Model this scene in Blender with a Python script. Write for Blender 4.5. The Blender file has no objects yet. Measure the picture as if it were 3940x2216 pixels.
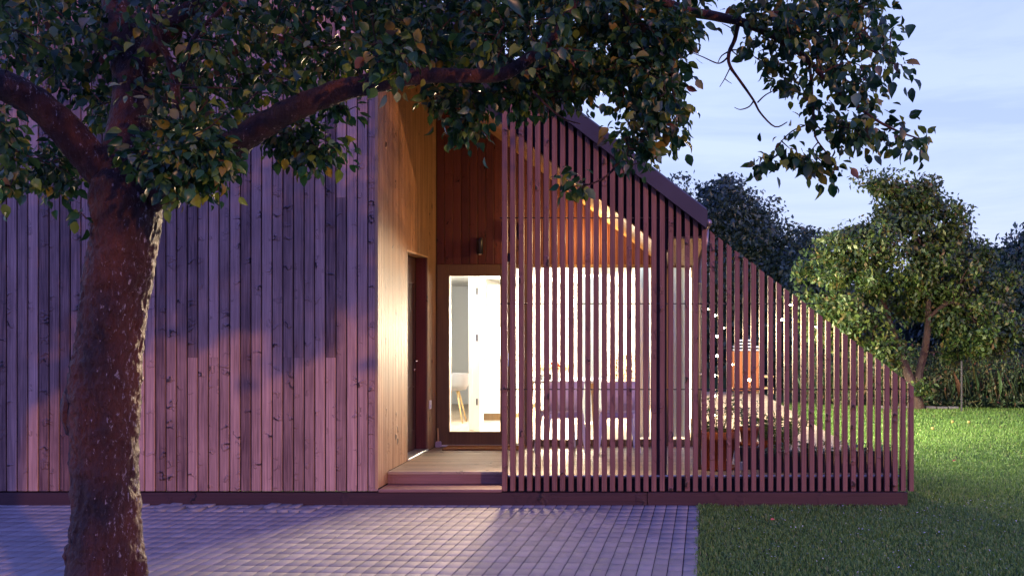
import bpy, math, random
import numpy as np
from mathutils import Vector, noise

C = bpy.context.scene.collection
D = bpy.data
SC = bpy.context.scene
R = math.radians
rng = np.random.default_rng(7)
random.seed(11)

# ------------------------------------------------------------------ camera
CX, CY, CZ = 0.0, -9.2, 1.65
FPX, VX, VY = 3747.0, 2530.0, 1270.0
cam = D.cameras.new('camera'); cam_o = D.objects.new('camera', cam); C.objects.link(cam_o)
cam.sensor_width = 36.0; cam.lens = 36.0 * FPX / 3940.0
cam.shift_x = -(VX - 1970.0) / 3940.0
cam.shift_y = (VY - 1108.0) / 3940.0
cam.clip_start = 0.1; cam.clip_end = 2000
cam_o.location = (CX, CY, CZ); cam_o.rotation_euler = (R(90), 0, 0)
SC.camera = cam_o

def at(px, py, Z):
    """point of the place seen at photograph pixel (px,py), Z metres ahead of the lens"""
    return Vector((CX + (px - VX) * Z / FPX, CY + Z, CZ - (py - VY) * Z / FPX))

# ------------------------------------------------------------------ sky, sun, exposure
LDIR = Vector((-3.4, 4.2, -1.22)).normalized()
w = D.worlds.new('World'); SC.world = w; w.use_nodes = True
nt = w.node_tree; N = nt.nodes; L = nt.links
N.clear()
out = N.new('ShaderNodeOutputWorld'); bg = N.new('ShaderNodeBackground'); bg2 = N.new('ShaderNodeBackground')
add = N.new('ShaderNodeAddShader')
sky = N.new('ShaderNodeTexSky'); sky.sky_type = 'NISHITA'; sky.sun_disc = False
sky.sun_elevation = R(3); sky.sun_rotation = math.atan2(-LDIR.x, -LDIR.y)
L.new(sky.outputs[0], bg2.inputs[0]); bg2.inputs[1].default_value = 0.05
tc = N.new('ShaderNodeTexCoord'); sep = N.new('ShaderNodeSeparateXYZ')
L.new(tc.outputs['Generated'], sep.inputs[0])
r1 = N.new('ShaderNodeValToRGB'); e = r1.color_ramp.elements     # afterglow side (north-west) against the violet side behind
e[0].position = 0.10; e[0].color = (0.44, 0.49, 1.80, 1)
e[1].position = 0.93; e[1].color = (0.50, 0.60, 1.0, 1)
m_ = r1.color_ramp.elements.new(0.5); m_.color = (0.50, 0.57, 1.74, 1)
m_ = r1.color_ramp.elements.new(0.80); m_.color = (0.47, 0.57, 1.0, 1)
ma = N.new('ShaderNodeMath'); ma.operation = 'MULTIPLY_ADD'; ma.inputs[1].default_value = .5; ma.inputs[2].default_value = .5
L.new(sep.outputs['Y'], ma.inputs[0]); L.new(ma.outputs[0], r1.inputs[0])
r2 = N.new('ShaderNodeValToRGB'); e = r2.color_ramp.elements
e[0].position = 0.0; e[0].color = (.84, .88, .96, 1); e[1].position = .5; e[1].color = (.55, .60, .84, 1)
m_ = r2.color_ramp.elements.new(0.10); m_.color = (1.0, 1.0, 1.0, 1)
m_ = r2.color_ramp.elements.new(0.24); m_.color = (.90, .92, .98, 1)
L.new(sep.outputs['Z'], r2.inputs[0])
mu = N.new('ShaderNodeMix'); mu.data_type = 'RGBA'; mu.blend_type = 'MULTIPLY'; mu.inputs[0].default_value = 1
L.new(r1.outputs[0], mu.inputs[6]); L.new(r2.outputs[0], mu.inputs[7])
mp = N.new('ShaderNodeMapping'); mp.inputs['Scale'].default_value = (1.3, 1.0, 9.0)
mp.inputs['Rotation'].default_value = (0, R(4), 0)
L.new(tc.outputs['Generated'], mp.inputs[0])
cn = N.new('ShaderNodeTexNoise'); cn.inputs['Scale'].default_value = 1.7; cn.inputs['Detail'].default_value = 6; cn.inputs['Roughness'].default_value = .62
cn.inputs['Distortion'].default_value = .5
L.new(mp.outputs[0], cn.inputs[0])
cr = N.new('ShaderNodeValToRGB'); e = cr.color_ramp.elements
e[0].position = .36; e[0].color = (.87, .91, .98, 1); e[1].position = .58; e[1].color = (1.12, 1.11, 1.08, 1)
L.new(cn.outputs[0], cr.inputs[0])
mu2 = N.new('ShaderNodeMix'); mu2.data_type = 'RGBA'; mu2.blend_type = 'MULTIPLY'; mu2.inputs[0].default_value = 1
L.new(mu.outputs[2], mu2.inputs[6]); L.new(cr.outputs[0], mu2.inputs[7])
L.new(mu2.outputs[2], bg.inputs[0]); bg.inputs[1].default_value = 1.0
L.new(bg.outputs[0], add.inputs[0]); L.new(bg2.outputs[0], add.inputs[1]); L.new(add.outputs[0], out.inputs[0])

sl = D.lights.new('sun', 'SUN'); so = D.objects.new('sun', sl); C.objects.link(so)
sl.energy = 1.8; sl.angle = R(1.2); sl.color = (1.0, .47, .24)
so.rotation_euler = LDIR.to_track_quat('-Z', 'Y').to_euler()
so.location = (6, -8, 6)

SC.view_settings.view_transform = 'Standard'; SC.view_settings.look = 'None'
SC.view_settings.exposure = 0.22; SC.view_settings.gamma = 1.0
SC.render.engine = 'CYCLES'
SC.cycles.use_denoising = True
SC.cycles.max_bounces = 8; SC.cycles.diffuse_bounces = 4; SC.cycles.transparent_max_bounces = 12
SC.cycles.sample_clamp_indirect = 6.0
SC.cycles.caustics_reflective = False; SC.cycles.caustics_refractive = False

# ------------------------------------------------------------------ helpers
def wloc(o):
    v = Vector((0, 0, 0))
    while o is not None:
        v += o.location; o = o.parent
    return v

def thing(name, label, cat, loc=(0, 0, 0), rotz=0.0, group=None):
    o = D.objects.new(name, None); C.objects.link(o); o.location = loc; o.rotation_euler = (0, 0, rotz)
    o.empty_display_size = .2
    o['label'] = label; o['category'] = cat
    if group: o['group'] = group
    return o

def tag(o, label=None, cat=None, group=None, kind=None):
    if label: o['label'] = label
    if cat: o['category'] = cat
    if group: o['group'] = group
    if kind: o['kind'] = kind
    return o

def copy_tree(o, parent=None):
    c = o.copy(); C.objects.link(c); c.parent = parent
    for ch in list(o.children): copy_tree(ch, c)
    return c

class MB:
    """collects shapes, builds them as ONE mesh object"""
    def __init__(s): s.v = []; s.f = []
    def poly(s, vs, fs):
        b = len(s.v); s.v += [tuple(p) for p in vs]; s.f += [tuple(i + b for i in f) for f in fs]; return s
    def box(s, x0, x1, y0, y1, z0, z1, bv=0.0):
        if bv <= 0:
            vs = [(x, y, z) for z in (z0, z1) for y in (y0, y1) for x in (x0, x1)]
            return s.poly(vs, [(0, 2, 3, 1), (4, 5, 7, 6), (0, 1, 5, 4), (2, 6, 7, 3), (0, 4, 6, 2), (1, 3, 7, 5)])
        b = min(bv, (x1 - x0) * .45, (y1 - y0) * .45, (z1 - z0) * .45)
        X = (x0, x1); Y = (y0, y1); Z = (z0, z1); sg = (1, -1); vs = []; idx = {}
        for i in (0, 1):
            for j in (0, 1):
                for k in (0, 1):
                    for ax in range(3):
                        p = [X[i] + b * sg[i], Y[j] + b * sg[j], Z[k] + b * sg[k]]
                        p[ax] = (X[i], Y[j], Z[k])[ax]
                        idx[(i, j, k, ax)] = len(vs); vs.append(tuple(p))
        q = []
        for a in (0, 1):
            q.append([idx[(a, 0, 0, 0)], idx[(a, 1, 0, 0)], idx[(a, 1, 1, 0)], idx[(a, 0, 1, 0)]])
            q.append([idx[(0, a, 0, 1)], idx[(1, a, 0, 1)], idx[(1, a, 1, 1)], idx[(0, a, 1, 1)]])
            q.append([idx[(0, 0, a, 2)], idx[(1, 0, a, 2)], idx[(1, 1, a, 2)], idx[(0, 1, a, 2)]])
        for a in (0, 1):
            for c in (0, 1):
                q.append([idx[(a, c, 0, 0)], idx[(a, c, 1, 0)], idx[(a, c, 1, 1)], idx[(a, c, 0, 1)]])
                q.append([idx[(a, 0, c, 0)], idx[(a, 1, c, 0)], idx[(a, 1, c, 2)], idx[(a, 0, c, 2)]])
                q.append([idx[(0, a, c, 1)], idx[(1, a, c, 1)], idx[(1, a, c, 2)], idx[(0, a, c, 2)]])
        for i in (0, 1):
            for j in (0, 1):
                for k in (0, 1): q.append([idx[(i, j, k, 0)], idx[(i, j, k, 1)], idx[(i, j, k, 2)]])
        cen = Vector(((x0 + x1) / 2, (y0 + y1) / 2, (z0 + z1) / 2)); fs = []
        for f in q:
            p = [Vector(vs[i]) for i in f]
            n = (p[1] - p[0]).cross(p[2] - p[0]); m = sum(p, Vector((0, 0, 0))) / len(p) - cen
            fs.append(f if n.dot(m) > 0 else f[::-1])
        return s.poly(vs, fs)
    def prism_y(s, pts, y0, y1):
        """outline in (x,z), counter-clockwise seen from -Y, extruded in Y"""
        n = len(pts)
        vs = [(x, y0, z) for x, z in pts] + [(x, y1, z) for x, z in pts]
        fs = [tuple(range(n)), tuple(range(2 * n - 1, n - 1, -1))]
        for i in range(n):
            j = (i + 1) % n; fs.append((i, i + n, j + n, j))
        return s.poly(vs, fs)
    def tube(s, pts, rad, seg=8, cap=True):
        pts = [Vector(p) for p in pts]; n = len(pts)
        if not hasattr(rad, '__len__'): rad = [rad] * n
        b = len(s.v); up = Vector((0, 0, 1)); ref = None
        for i, p in enumerate(pts):
            t = (pts[min(i + 1, n - 1)] - pts[max(i - 1, 0)])
            t = t.normalized() if t.length > 1e-9 else up
            if ref is None: ref = t.orthogonal().normalized()
            ref = (ref - t * ref.dot(t)); ref = ref.normalized() if ref.length > 1e-6 else t.orthogonal().normalized()
            bi = t.cross(ref)
            for k in range(seg):
                a = 2 * math.pi * k / seg
                s.v.append(tuple(p + (ref * math.cos(a) + bi * math.sin(a)) * rad[i]))
        for i in range(n - 1):
            for k in range(seg):
                k2 = (k + 1) % seg
                s.f.append((b + i * seg + k, b + i * seg + k2, b + (i + 1) * seg + k2, b + (i + 1) * seg + k))
        if cap:
            s.f.append(tuple(b + k for k in reversed(range(seg)))); s.f.append(tuple(b + (n - 1) * seg + k for k in range(seg)))
        return s
    def lathe(s, prof, cx, cy, seg=28, closed=False):
        b = len(s.v)
        for r, z in prof:
            for k in range(seg):
                a = 2 * math.pi * k / seg; s.v.append((cx + r * math.cos(a), cy + r * math.sin(a), z))
        for i in range(len(prof) - 1):
            for k in range(seg):
                k2 = (k + 1) % seg
                s.f.append((b + i * seg + k, b + i * seg + k2, b + (i + 1) * seg + k2, b + (i + 1) * seg + k))
        return s
    def build(s, name, mat, parent=None, smooth=False):
        me = D.meshes.new(name); off = wloc(parent) if parent is not None else Vector((0, 0, 0))
        if off.length > 0: v = [(p[0] - off.x, p[1] - off.y, p[2] - off.z) for p in s.v]
        else: v = s.v
        me.from_pydata(v, [], s.f); me.materials.append(mat)
        if smooth: me.polygons.foreach_set('use_smooth', [True] * len(me.polygons))
        me.update()
        o = D.objects.new(name, me); C.objects.link(o); o.parent = parent
        return o

def np_mesh(name, V, F, mat, parent=None, smooth=False):
    """V (n,3) float array, F (m,k) int array with one polygon size"""
    me = D.meshes.new(name); V = np.asarray(V, dtype=np.float32)
    if parent is not None: V = V - np.array(wloc(parent), dtype=np.float32)
    k = F.shape[1]
    me.vertices.add(len(V)); me.vertices.foreach_set('co', V.ravel())
    me.loops.add(F.size); me.loops.foreach_set('vertex_index', F.astype(np.int32).ravel())
    me.polygons.add(len(F)); me.polygons.foreach_set('loop_start', np.arange(0, F.size, k, dtype=np.int32))
    me.update(calc_edges=True); me.validate()
    if smooth: me.polygons.foreach_set('use_smooth', np.ones(len(me.polygons), dtype=bool))
    me.materials.append(mat)
    o = D.objects.new(name, me); C.objects.link(o); o.parent = parent
    return o

LEAF_T = np.array([(0, 0, 0), (.36, 0, 0), (.70, 0, -.05), (1.02, 0, -.20), (.10, .17, .04), (.34, .33, .11), (.66, .27, .06), (.88, .11, -.07), (.10, -.17, .04), (.34, -.33, .11), (.66, -.27, .06), (.88, -.11, -.07)])
LEAF_F = np.array([(0, 1, 4), (1, 5, 4), (1, 2, 5), (2, 6, 5), (2, 3, 7), (2, 7, 6), (0, 8, 1), (1, 8, 9), (1, 9, 2), (2, 9, 10), (2, 11, 3), (2, 10, 11)])
TINY_T = np.array([(0, 0, 0), (.5, .26, .06), (1, 0, -.05), (.5, -.26, .06)])
TINY_F = np.array([(0, 2, 1), (0, 3, 2)])

def unit(a):
    return a / (np.linalg.norm(a, axis=1, keepdims=True) + 1e-9)

def leaves(name, pos, dirs, nor, size, mat, parent=None, tmpl='leaf', width=1.0):
    T, F = (LEAF_T, LEAF_F) if tmpl == 'leaf' else (TINY_T, TINY_F)
    d = unit(dirs); s = unit(np.cross(nor, d)); u = np.cross(d, s)
    n = len(pos); wd = width * (0.8 + .4 * rng.random(n))
    fold = .3 + 1.6 * rng.random(n)
    V = (pos[:, None, :] + size[:, None, None] * (T[None, :, 0, None] * d[:, None, :]
         + (T[None, :, 1] * wd[:, None])[:, :, None] * s[:, None, :]
         + (T[None, :, 2] * fold[:, None])[:, :, None] * u[:, None, :])).reshape(-1, 3)
    FF = (F[None] + (np.arange(n) * len(T))[:, None, None]).reshape(-1, 3)
    return np_mesh(name, V, FF, mat, parent)

# ------------------------------------------------------------------ materials
def mat_new(name):
    m = D.materials.new(name); m.use_nodes = True; t = m.node_tree
    return m, t, t.nodes, t.links, t.nodes['Principled BSDF']

def simple(name, col, rough=.6, spec=.5, metal=0.0, emis=None, es=0.0, bump=0.0, bscale=60, var=0.0):
    m, t, n, l, p = mat_new(name)
    p.inputs['Base Color'].default_value = (*col, 1); p.inputs['Roughness'].default_value = rough
    p.inputs['Specular IOR Level'].default_value = spec; p.inputs['Metallic'].default_value = metal
    if emis: p.inputs['Emission Color'].default_value = (*emis, 1); p.inputs['Emission Strength'].default_value = es
    if bump or var:
        c = n.new('ShaderNodeTexCoord'); x = n.new('ShaderNodeTexNoise'); x.inputs['Scale'].default_value = bscale; x.inputs['Detail'].default_value = 5
        l.new(c.outputs['Object'], x.inputs[0])
        if bump:
            b = n.new('ShaderNodeBump'); b.inputs['Strength'].default_value = bump; b.inputs['Distance'].default_value = .01
            l.new(x.outputs[0], b.inputs['Height']); l.new(b.outputs[0], p.inputs['Normal'])
        if var:
            x2 = n.new('ShaderNodeTexNoise'); x2.inputs['Scale'].default_value = bscale * .15; x2.inputs['Detail'].default_value = 4
            l.new(c.outputs['Object'], x2.inputs[0])
            r = n.new('ShaderNodeValToRGB'); r.color_ramp.elements[0].position = .3; r.color_ramp.elements[1].position = .7
            r.color_ramp.elements[0].color = (*[v * (1 - var) for v in col], 1); r.color_ramp.elements[1].color = (*[min(1, v * (1 + var)) for v in col], 1)
            l.new(x2.outputs[0], r.inputs[0]); l.new(r.outputs[0], p.inputs['Base Color'])
    return m

def wood(name, dark, light, axis='Z', knot=True, grain=.35, rough=.55, kscale=1.0, bump=.35, islandvar=.55, board=.1004, streak=.3):
    """stained softwood: long grain, board-to-board tint, scattered knots"""
    m, t, n, l, p = mat_new(name)
    c = n.new('ShaderNodeTexCoord'); geo = n.new('ShaderNodeNewGeometry')
    comb = n.new('ShaderNodeVectorMath'); comb.operation = 'ADD'
    sc = n.new('ShaderNodeVectorMath'); sc.operation = 'SCALE'; sc.inputs[0].default_value = (7.3, 3.1, 11.7)
    l.new(geo.outputs['Random Per Island'], sc.inputs['Scale'])
    l.new(c.outputs['Object'], comb.inputs[0]); l.new(sc.outputs[0], comb.inputs[1])
    mp = n.new('ShaderNodeMapping')
    S = {'Z': (60, 60, 2.2), 'X': (2.2, 60, 60), 'Y': (60, 2.2, 60)}[axis]
    mp.inputs['Scale'].default_value = S
    l.new(comb.outputs[0], mp.inputs[0])
    g = n.new('ShaderNodeTexNoise'); g.inputs['Scale'].default_value = 1.0; g.inputs['Detail'].default_value = 6; g.inputs['Roughness'].default_value = .6
    g.inputs['Distortion'].default_value = .6
    l.new(mp.outputs[0], g.inputs[0])
    cb = n.new('ShaderNodeTexNoise'); cb.inputs['Scale'].default_value = 2.3; cb.inputs['Detail'].default_value = 3
    l.new(comb.outputs[0], cb.inputs[0])
    f = n.new('ShaderNodeMath'); f.operation = 'MULTIPLY_ADD'; f.inputs[1].default_value = grain * 2.2; f.inputs[2].default_value = .5 - grain * 1.1
    l.new(g.outputs[0], f.inputs[0])
    f2 = n.new('ShaderNodeMath'); f2.operation = 'MULTIPLY_ADD'; f2.inputs[1].default_value = islandvar; l.new(geo.outputs['Random Per Island'], f2.inputs[0])
    f2b = n.new('ShaderNodeMath'); f2b.operation = 'SUBTRACT'; f2b.inputs[1].default_value = islandvar * .5
    l.new(f.outputs[0], f2b.inputs[0]); l.new(f2b.outputs[0], f2.inputs[2])
    f3 = n.new('ShaderNodeMath'); f3.operation = 'MULTIPLY_ADD'; f3.inputs[1].default_value = .6; l.new(cb.outputs[0], f3.inputs[0])
    f3b = n.new('ShaderNodeMath'); f3b.operation = 'SUBTRACT'; f3b.inputs[1].default_value = .3; l.new(f2.outputs[0], f3b.inputs[0]); l.new(f3b.outputs[0], f3.inputs[2])
    r = n.new('ShaderNodeValToRGB'); r.color_ramp.elements[0].position = 0.05; r.color_ramp.elements[1].position = .95
    r.color_ramp.elements[0].color = (*dark, 1); r.color_ramp.elements[1].color = (*light, 1)
    l.new(f3.outputs[0], r.inputs[0])
    col = r.outputs[0]; h = g.outputs[0]
    # fine streaks and weather stains
    m3 = n.new('ShaderNodeMapping'); m3.inputs['Scale'].default_value = {'Z': (240, 240, 1.1), 'X': (1.1, 240, 240), 'Y': (240, 1.1, 240)}[axis]
    l.new(comb.outputs[0], m3.inputs[0]); g3 = n.new('ShaderNodeTexNoise'); g3.inputs['Scale'].default_value = 1; g3.inputs['Detail'].default_value = 3; l.new(m3.outputs[0], g3.inputs[0])
    st3 = n.new('ShaderNodeMapRange'); st3.inputs['From Min'].default_value = .30; st3.inputs['From Max'].default_value = .70; st3.inputs['To Min'].default_value = 1 - streak; st3.inputs['To Max'].default_value = 1 + streak * .5
    l.new(g3.outputs[0], st3.inputs[0])
    ms = n.new('ShaderNodeVectorMath'); ms.operation = 'SCALE'; l.new(col, ms.inputs[0]); l.new(st3.outputs[0], ms.inputs['Scale']); col = ms.outputs[0]
    hs = n.new('ShaderNodeMath'); hs.operation = 'MULTIPLY_ADD'; hs.inputs[1].default_value = .8; l.new(g3.outputs[0], hs.inputs[0]); l.new(h, hs.inputs[2]); h = hs.outputs[0]
    if knot:
        mk = n.new('ShaderNodeMapping')
        a, b_ = .6 / board, 17 * kscale
        mk.inputs['Scale'].default_value = {'Z': (a, a * .3, b_), 'X': (b_, a, a * .3), 'Y': (a, b_, a * .3)}[axis]
        wn = n.new('ShaderNodeTexNoise'); wn.inputs['Scale'].default_value = 17; wn.inputs['Detail'].default_value = 1; l.new(comb.outputs[0], wn.inputs[0])
        wv = n.new('ShaderNodeMath'); wv.operation = 'MULTIPLY'; wv.inputs[1].default_value = .16; l.new(wn.outputs[0], wv.inputs[0])
        wc = n.new('ShaderNodeCombineXYZ'); l.new(wv.outputs[0], wc.inputs['Z' if axis == 'Z' else ('X' if axis == 'X' else 'Y')])
        wa = n.new('ShaderNodeVectorMath'); wa.operation = 'ADD'; l.new(comb.outputs[0], wa.inputs[0]); l.new(wc.outputs[0], wa.inputs[1])
        l.new(wa.outputs[0], mk.inputs[0])
        vo = n.new('ShaderNodeTexVoronoi'); vo.inputs['Scale'].default_value = 1.0; vo.inputs['Randomness'].default_value = .85
        l.new(mk.outputs[0], vo.inputs[0])
        sepc = n.new('ShaderNodeSeparateColor'); l.new(vo.outputs['Color'], sepc.inputs[0])
        gt = n.new('ShaderNodeMath'); gt.operation = 'GREATER_THAN'; gt.inputs[1].default_value = .74; l.new(sepc.outputs[0], gt.inputs[0])
        wob = n.new('ShaderNodeMath'); wob.operation = 'MULTIPLY_ADD'; wob.inputs[1].default_value = .34; l.new(g.outputs[0], wob.inputs[0]); l.new(vo.outputs['Distance'], wob.inputs[2])
        kr = n.new('ShaderNodeMapRange'); kr.inputs['From Min'].default_value = .38; kr.inputs['From Max'].default_value = .29
        kr.interpolation_type = 'SMOOTHSTEP'; l.new(wob.outputs[0], kr.inputs[0])
        km = n.new('ShaderNodeMath'); km.operation = 'MULTIPLY'; l.new(kr.outputs[0], km.inputs[0]); l.new(gt.outputs[0], km.inputs[1])
        mx = n.new('ShaderNodeMix'); mx.data_type = 'RGBA'; mx.inputs[7].default_value = (*[v * .28 for v in dark], 1)
        l.new(km.outputs[0], mx.inputs[0]); l.new(col, mx.inputs[6]); col = mx.outputs[2]
        # dark arc round each knot, painting in its chevron-shaped reflection
        sb = n.new('ShaderNodeMath'); sb.operation = 'SUBTRACT'; sb.inputs[1].default_value = .56; l.new(wob.outputs[0], sb.inputs[0])
        ab_ = n.new('ShaderNodeMath'); ab_.operation = 'ABSOLUTE'; l.new(sb.outputs[0], ab_.inputs[0])
        ar = n.new('ShaderNodeMapRange'); ar.inputs['From Min'].default_value = .085; ar.inputs['From Max'].default_value = .0; ar.inputs['To Max'].default_value = .6; l.new(ab_.outputs[0], ar.inputs[0])
        pm = n.new('ShaderNodeMapRange'); pm.inputs['From Min'].default_value = .46; pm.inputs['From Max'].default_value = .56; l.new(g.outputs[0], pm.inputs[0])
        am0 = n.new('ShaderNodeMath'); am0.operation = 'MULTIPLY'; l.new(ar.outputs[0], am0.inputs[0]); l.new(pm.outputs[0], am0.inputs[1])
        am = n.new('ShaderNodeMath'); am.operation = 'MULTIPLY'; l.new(am0.outputs[0], am.inputs[0]); l.new(gt.outputs[0], am.inputs[1])
        mx2 = n.new('ShaderNodeMix'); mx2.data_type = 'RGBA'; mx2.inputs[7].default_value = (*[v * .4 for v in dark], 1)
        l.new(am.outputs[0], mx2.inputs[0]); l.new(col, mx2.inputs[6]); col = mx2.outputs[2]
        sw = n.new('ShaderNodeMapRange'); sw.inputs['From Min'].default_value = .62; sw.inputs['From Max'].default_value = .15; sw.interpolation_type = 'SMOOTHSTEP'
        l.new(wob.outputs[0], sw.inputs[0])
        sm = n.new('ShaderNodeMath'); sm.operation = 'MULTIPLY'; l.new(sw.outputs[0], sm.inputs[0]); l.new(gt.outputs[0], sm.inputs[1])
        hh = n.new('ShaderNodeMath'); hh.operation = 'MULTIPLY_ADD'; hh.inputs[1].default_value = 4.0; l.new(sm.outputs[0], hh.inputs[0]); l.new(h, hh.inputs[2]); h = hh.outputs[0]
    l.new(col, p.inputs['Base Color'])
    b = n.new('ShaderNodeBump'); b.inputs['Strength'].default_value = bump; b.inputs['Distance'].default_value = .004
    l.new(h, b.inputs['Height']); l.new(b.outputs[0], p.inputs['Normal'])
    p.inputs['Roughness'].default_value = rough; p.inputs['Specular IOR Level'].default_value = .35
    return m

def leafmat(name, cols, trans=.3, rough=.45, spec=.4):
    m, t, n, l, p = mat_new(name)
    geo = n.new('ShaderNodeNewGeometry'); r = n.new('ShaderNodeValToRGB'); r.color_ramp.interpolation = 'LINEAR'
    el = r.color_ramp.elements
    el[0].position = cols[0][0]; el[0].color = (*cols[0][1], 1); el[1].position = cols[-1][0]; el[1].color = (*cols[-1][1], 1)
    for pos, c in cols[1:-1]:
        q = el.new(pos); q.color = (*c, 1)
    l.new(geo.outputs['Random Per Island'], r.inputs[0])
    l.new(r.outputs[0], p.inputs['Base Color']); p.inputs['Roughness'].default_value = rough; p.inputs['Specular IOR Level'].default_value = spec
    tr = n.new('ShaderNodeBsdfTranslucent'); l.new(r.outputs[0], tr.inputs[0])
    mx = n.new('ShaderNodeMixShader'); mx.inputs[0].default_value = trans
    l.new(p.outputs[0], mx.inputs[1]); l.new(tr.outputs[0], mx.inputs[2]); l.new(mx.outputs[0], n['Material Output'].inputs[0])
    return m

M = {}
M['clad'] = wood('cladding_wood', (.080, .038, .032), (.46, .285, .225), board=.1004, grain=.5, islandvar=.75, bump=.9, streak=.4, rough=.5)
M['recess'] = wood('recess_wood', (.19, .105, .042), (.40, .25, .125), board=.07, grain=.5, islandvar=.5, kscale=.5)
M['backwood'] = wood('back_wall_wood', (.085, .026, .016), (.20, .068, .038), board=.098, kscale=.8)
M['slat'] = wood('slat_wood', (.064, .026, .020), (.235, .108, .082), board=.0785, kscale=.55, bump=.7, islandvar=.7, streak=.35)
M['soffit'] = wood('soffit_wood', (.45, .25, .09), (.70, .45, .20), axis='Y', board=.1, grain=.4)
M['plinth'] = wood('plinth_wood', (.022, .009, .008), (.055, .022, .018), axis='X', board=.15, kscale=.5)
M['deck'] = wood('deck_wood', (.17, .125, .08), (.34, .26, .175), axis='X', board=.12, kscale=.5, grain=.5)
M['step'] = wood('step_wood', (.13, .065, .05), (.25, .135, .11), axis='X', board=.12, kscale=.5)
M['frame'] = wood('window_frame_wood', (.13, .08, .034), (.24, .155, .07), knot=False, board=.2, islandvar=.2)
M['doorred'] = wood('door_wood', (.14, .035, .022), (.24, .07, .045), board=.2, knot=False)
M['doordark'] = wood('door_leaf_wood', (.05, .022, .018), (.10, .045, .035), board=.12, knot=False)
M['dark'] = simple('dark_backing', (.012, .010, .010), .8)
M['verge'] = simple('verge_metal', (.045, .040, .052), .40, .5, .25, bump=.05, bscale=8, var=.15)
M['rod'] = simple('steel_rod', (.05, .045, .05), .35, .5, .9)
M['white'] = simple('white_paint', (.82, .82, .80), .5, bump=.03, bscale=80)
M['wallwhite'] = simple('interior_plaster', (.80, .81, .80), .7)
M['floorin'] = wood('oak_floor', (.45, .36, .26), (.62, .52, .40), axis='Y', board=.15, knot=False)
M['terra'] = simple('terracotta', (.40, .125, .045), .75, .2, bump=.15, bscale=30, var=.25)
M['soil'] = simple('soil', (.035, .022, .015), .95, .1, bump=.9, bscale=40)
M['green_plastic'] = simple('planter_green', (.012, .055, .04), .45, .4, bump=.08, bscale=20, var=.3)
M['blackp'] = simple('black_plastic', (.015, .016, .02), .4, .5)
M['shell'] = simple('chair_shell', (.74, .66, .80), .45, .4, var=.08, bscale=10)
def thin_plastic(m):
    t = m.node_tree; n = t.nodes; l = t.links; p = n['Principled BSDF']; tr = n.new('ShaderNodeBsdfTranslucent'); tr.inputs[0].default_value = (.62, .52, .66, 1)
    mx = n.new('ShaderNodeMixShader'); mx.inputs[0].default_value = .5; l.new(p.outputs[0], mx.inputs[1]); l.new(tr.outputs[0], mx.inputs[2]); l.new(mx.outputs[0], n['Material Output'].inputs[0])
thin_plastic(M['shell'])
M['chairwhite'] = simple('chair_frame_white', (.80, .80, .82), .4)
M['mat'] = simple('coir_mat', (.30, .15, .06), .95, .1, bump=.8, bscale=400)
M['orangewood'] = wood('orange_cabinet_wood', (.20, .055, .015), (.33, .105, .028), board=.2, knot=False)
M['steel'] = simple('brushed_steel', (.55, .56, .58), .35, .5, .8)
M['palewood'] = simple('pale_timber', (.62, .42, .18), .6, var=.2, bscale=30)
M['curtain'] = simple('sheer_curtain', (.72, .80, .82), .9)
M['red'] = simple('red_petals', (.75, .05, .02), .6, var=.4, bscale=60)
M['brick'] = simple('stacked_firewood', (.28, .19, .13), .9, bump=.5, bscale=30, var=.6)
M['glassfar'] = simple('dusk_pane', (.25, .32, .36), .08, .6)
M['chrome'] = simple('chrome', (.75, .74, .72), .2, .5, 1.0)
M['grey_pipe'] = simple('downpipe_zinc', (.20, .18, .19), .4, .5, .6)
M['stone'] = simple('edge_stone', (.12, .12, .11), .9, bump=.4, bscale=20)
M['darkpost'] = simple('weathered_post', (.05, .048, .045), .8)
M['wire'] = simple('cable', (.02, .03, .02), .5)
M['bulb'] = simple('fairy_bulb', (1, .9, .7), .3, emis=(1.0, .74, .42), es=220)
M['floodlens'] = simple('added_flood_lens', (1, .95, .8), .3, emis=(1.0, .80, .50), es=2.5)
M['whitebulb'] = simple('lit_globe', (1, 1, .95), .3, emis=(1.0, .93, .80), es=30)

def glass(name='clear_glass', tint=(.97, .98, .97), gl=.06):
    m, t, n, l, p = mat_new(name); n.remove(p)
    tr = n.new('ShaderNodeBsdfTransparent'); tr.inputs[0].default_value = (*tint, 1)
    g = n.new('ShaderNodeBsdfGlossy'); g.inputs['Roughness'].default_value = .02
    mx = n.new('ShaderNodeMixShader'); fr = n.new('ShaderNodeFresnel'); fr.inputs[0].default_value = 1.35
    l.new(fr.outputs[0], mx.inputs[0]); l.new(tr.outputs[0], mx.inputs[1]); l.new(g.outputs[0], mx.inputs[2]); l.new(mx.outputs[0], n['Material Output'].inputs[0])
    return m
M['glass'] = glass()

M['apple'] = leafmat('apple_leaf', [(0, (.008, .036, .014)), (.45, (.018, .072, .022)), (.70, (.055, .125, .028)), (.84, (.16, .21, .026)), (.93, (.20, .13, .018)), (.965, (.16, .27, .17)), (1, (.11, .03, .012))], trans=.35, rough=.34)
M['fruit'] = leafmat('fruit_tree_leaf', [(0, (.018, .040, .012)), (.5, (.045, .085, .018)), (.88, (.11, .14, .03)), (1, (.15, .10, .035))], trans=.25)
M['darkleaf'] = leafmat('dark_tree_leaf', [(0, (.020, .045, .035)), (.6, (.035, .075, .05)), (1, (.07, .11, .065))], trans=.2)
M['weed'] = leafmat('weed_leaf', [(0, (.035, .07, .03)), (.6, (.07, .12, .045)), (.9, (.16, .15, .05)), (1, (.16, .07, .05))], trans=.25)
M['potleaf'] = leafmat('pot_leaf', [(0, (.03, .085, .012)), (.6, (.07, .15, .02)), (1, (.18, .24, .05))], trans=.35)
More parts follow.
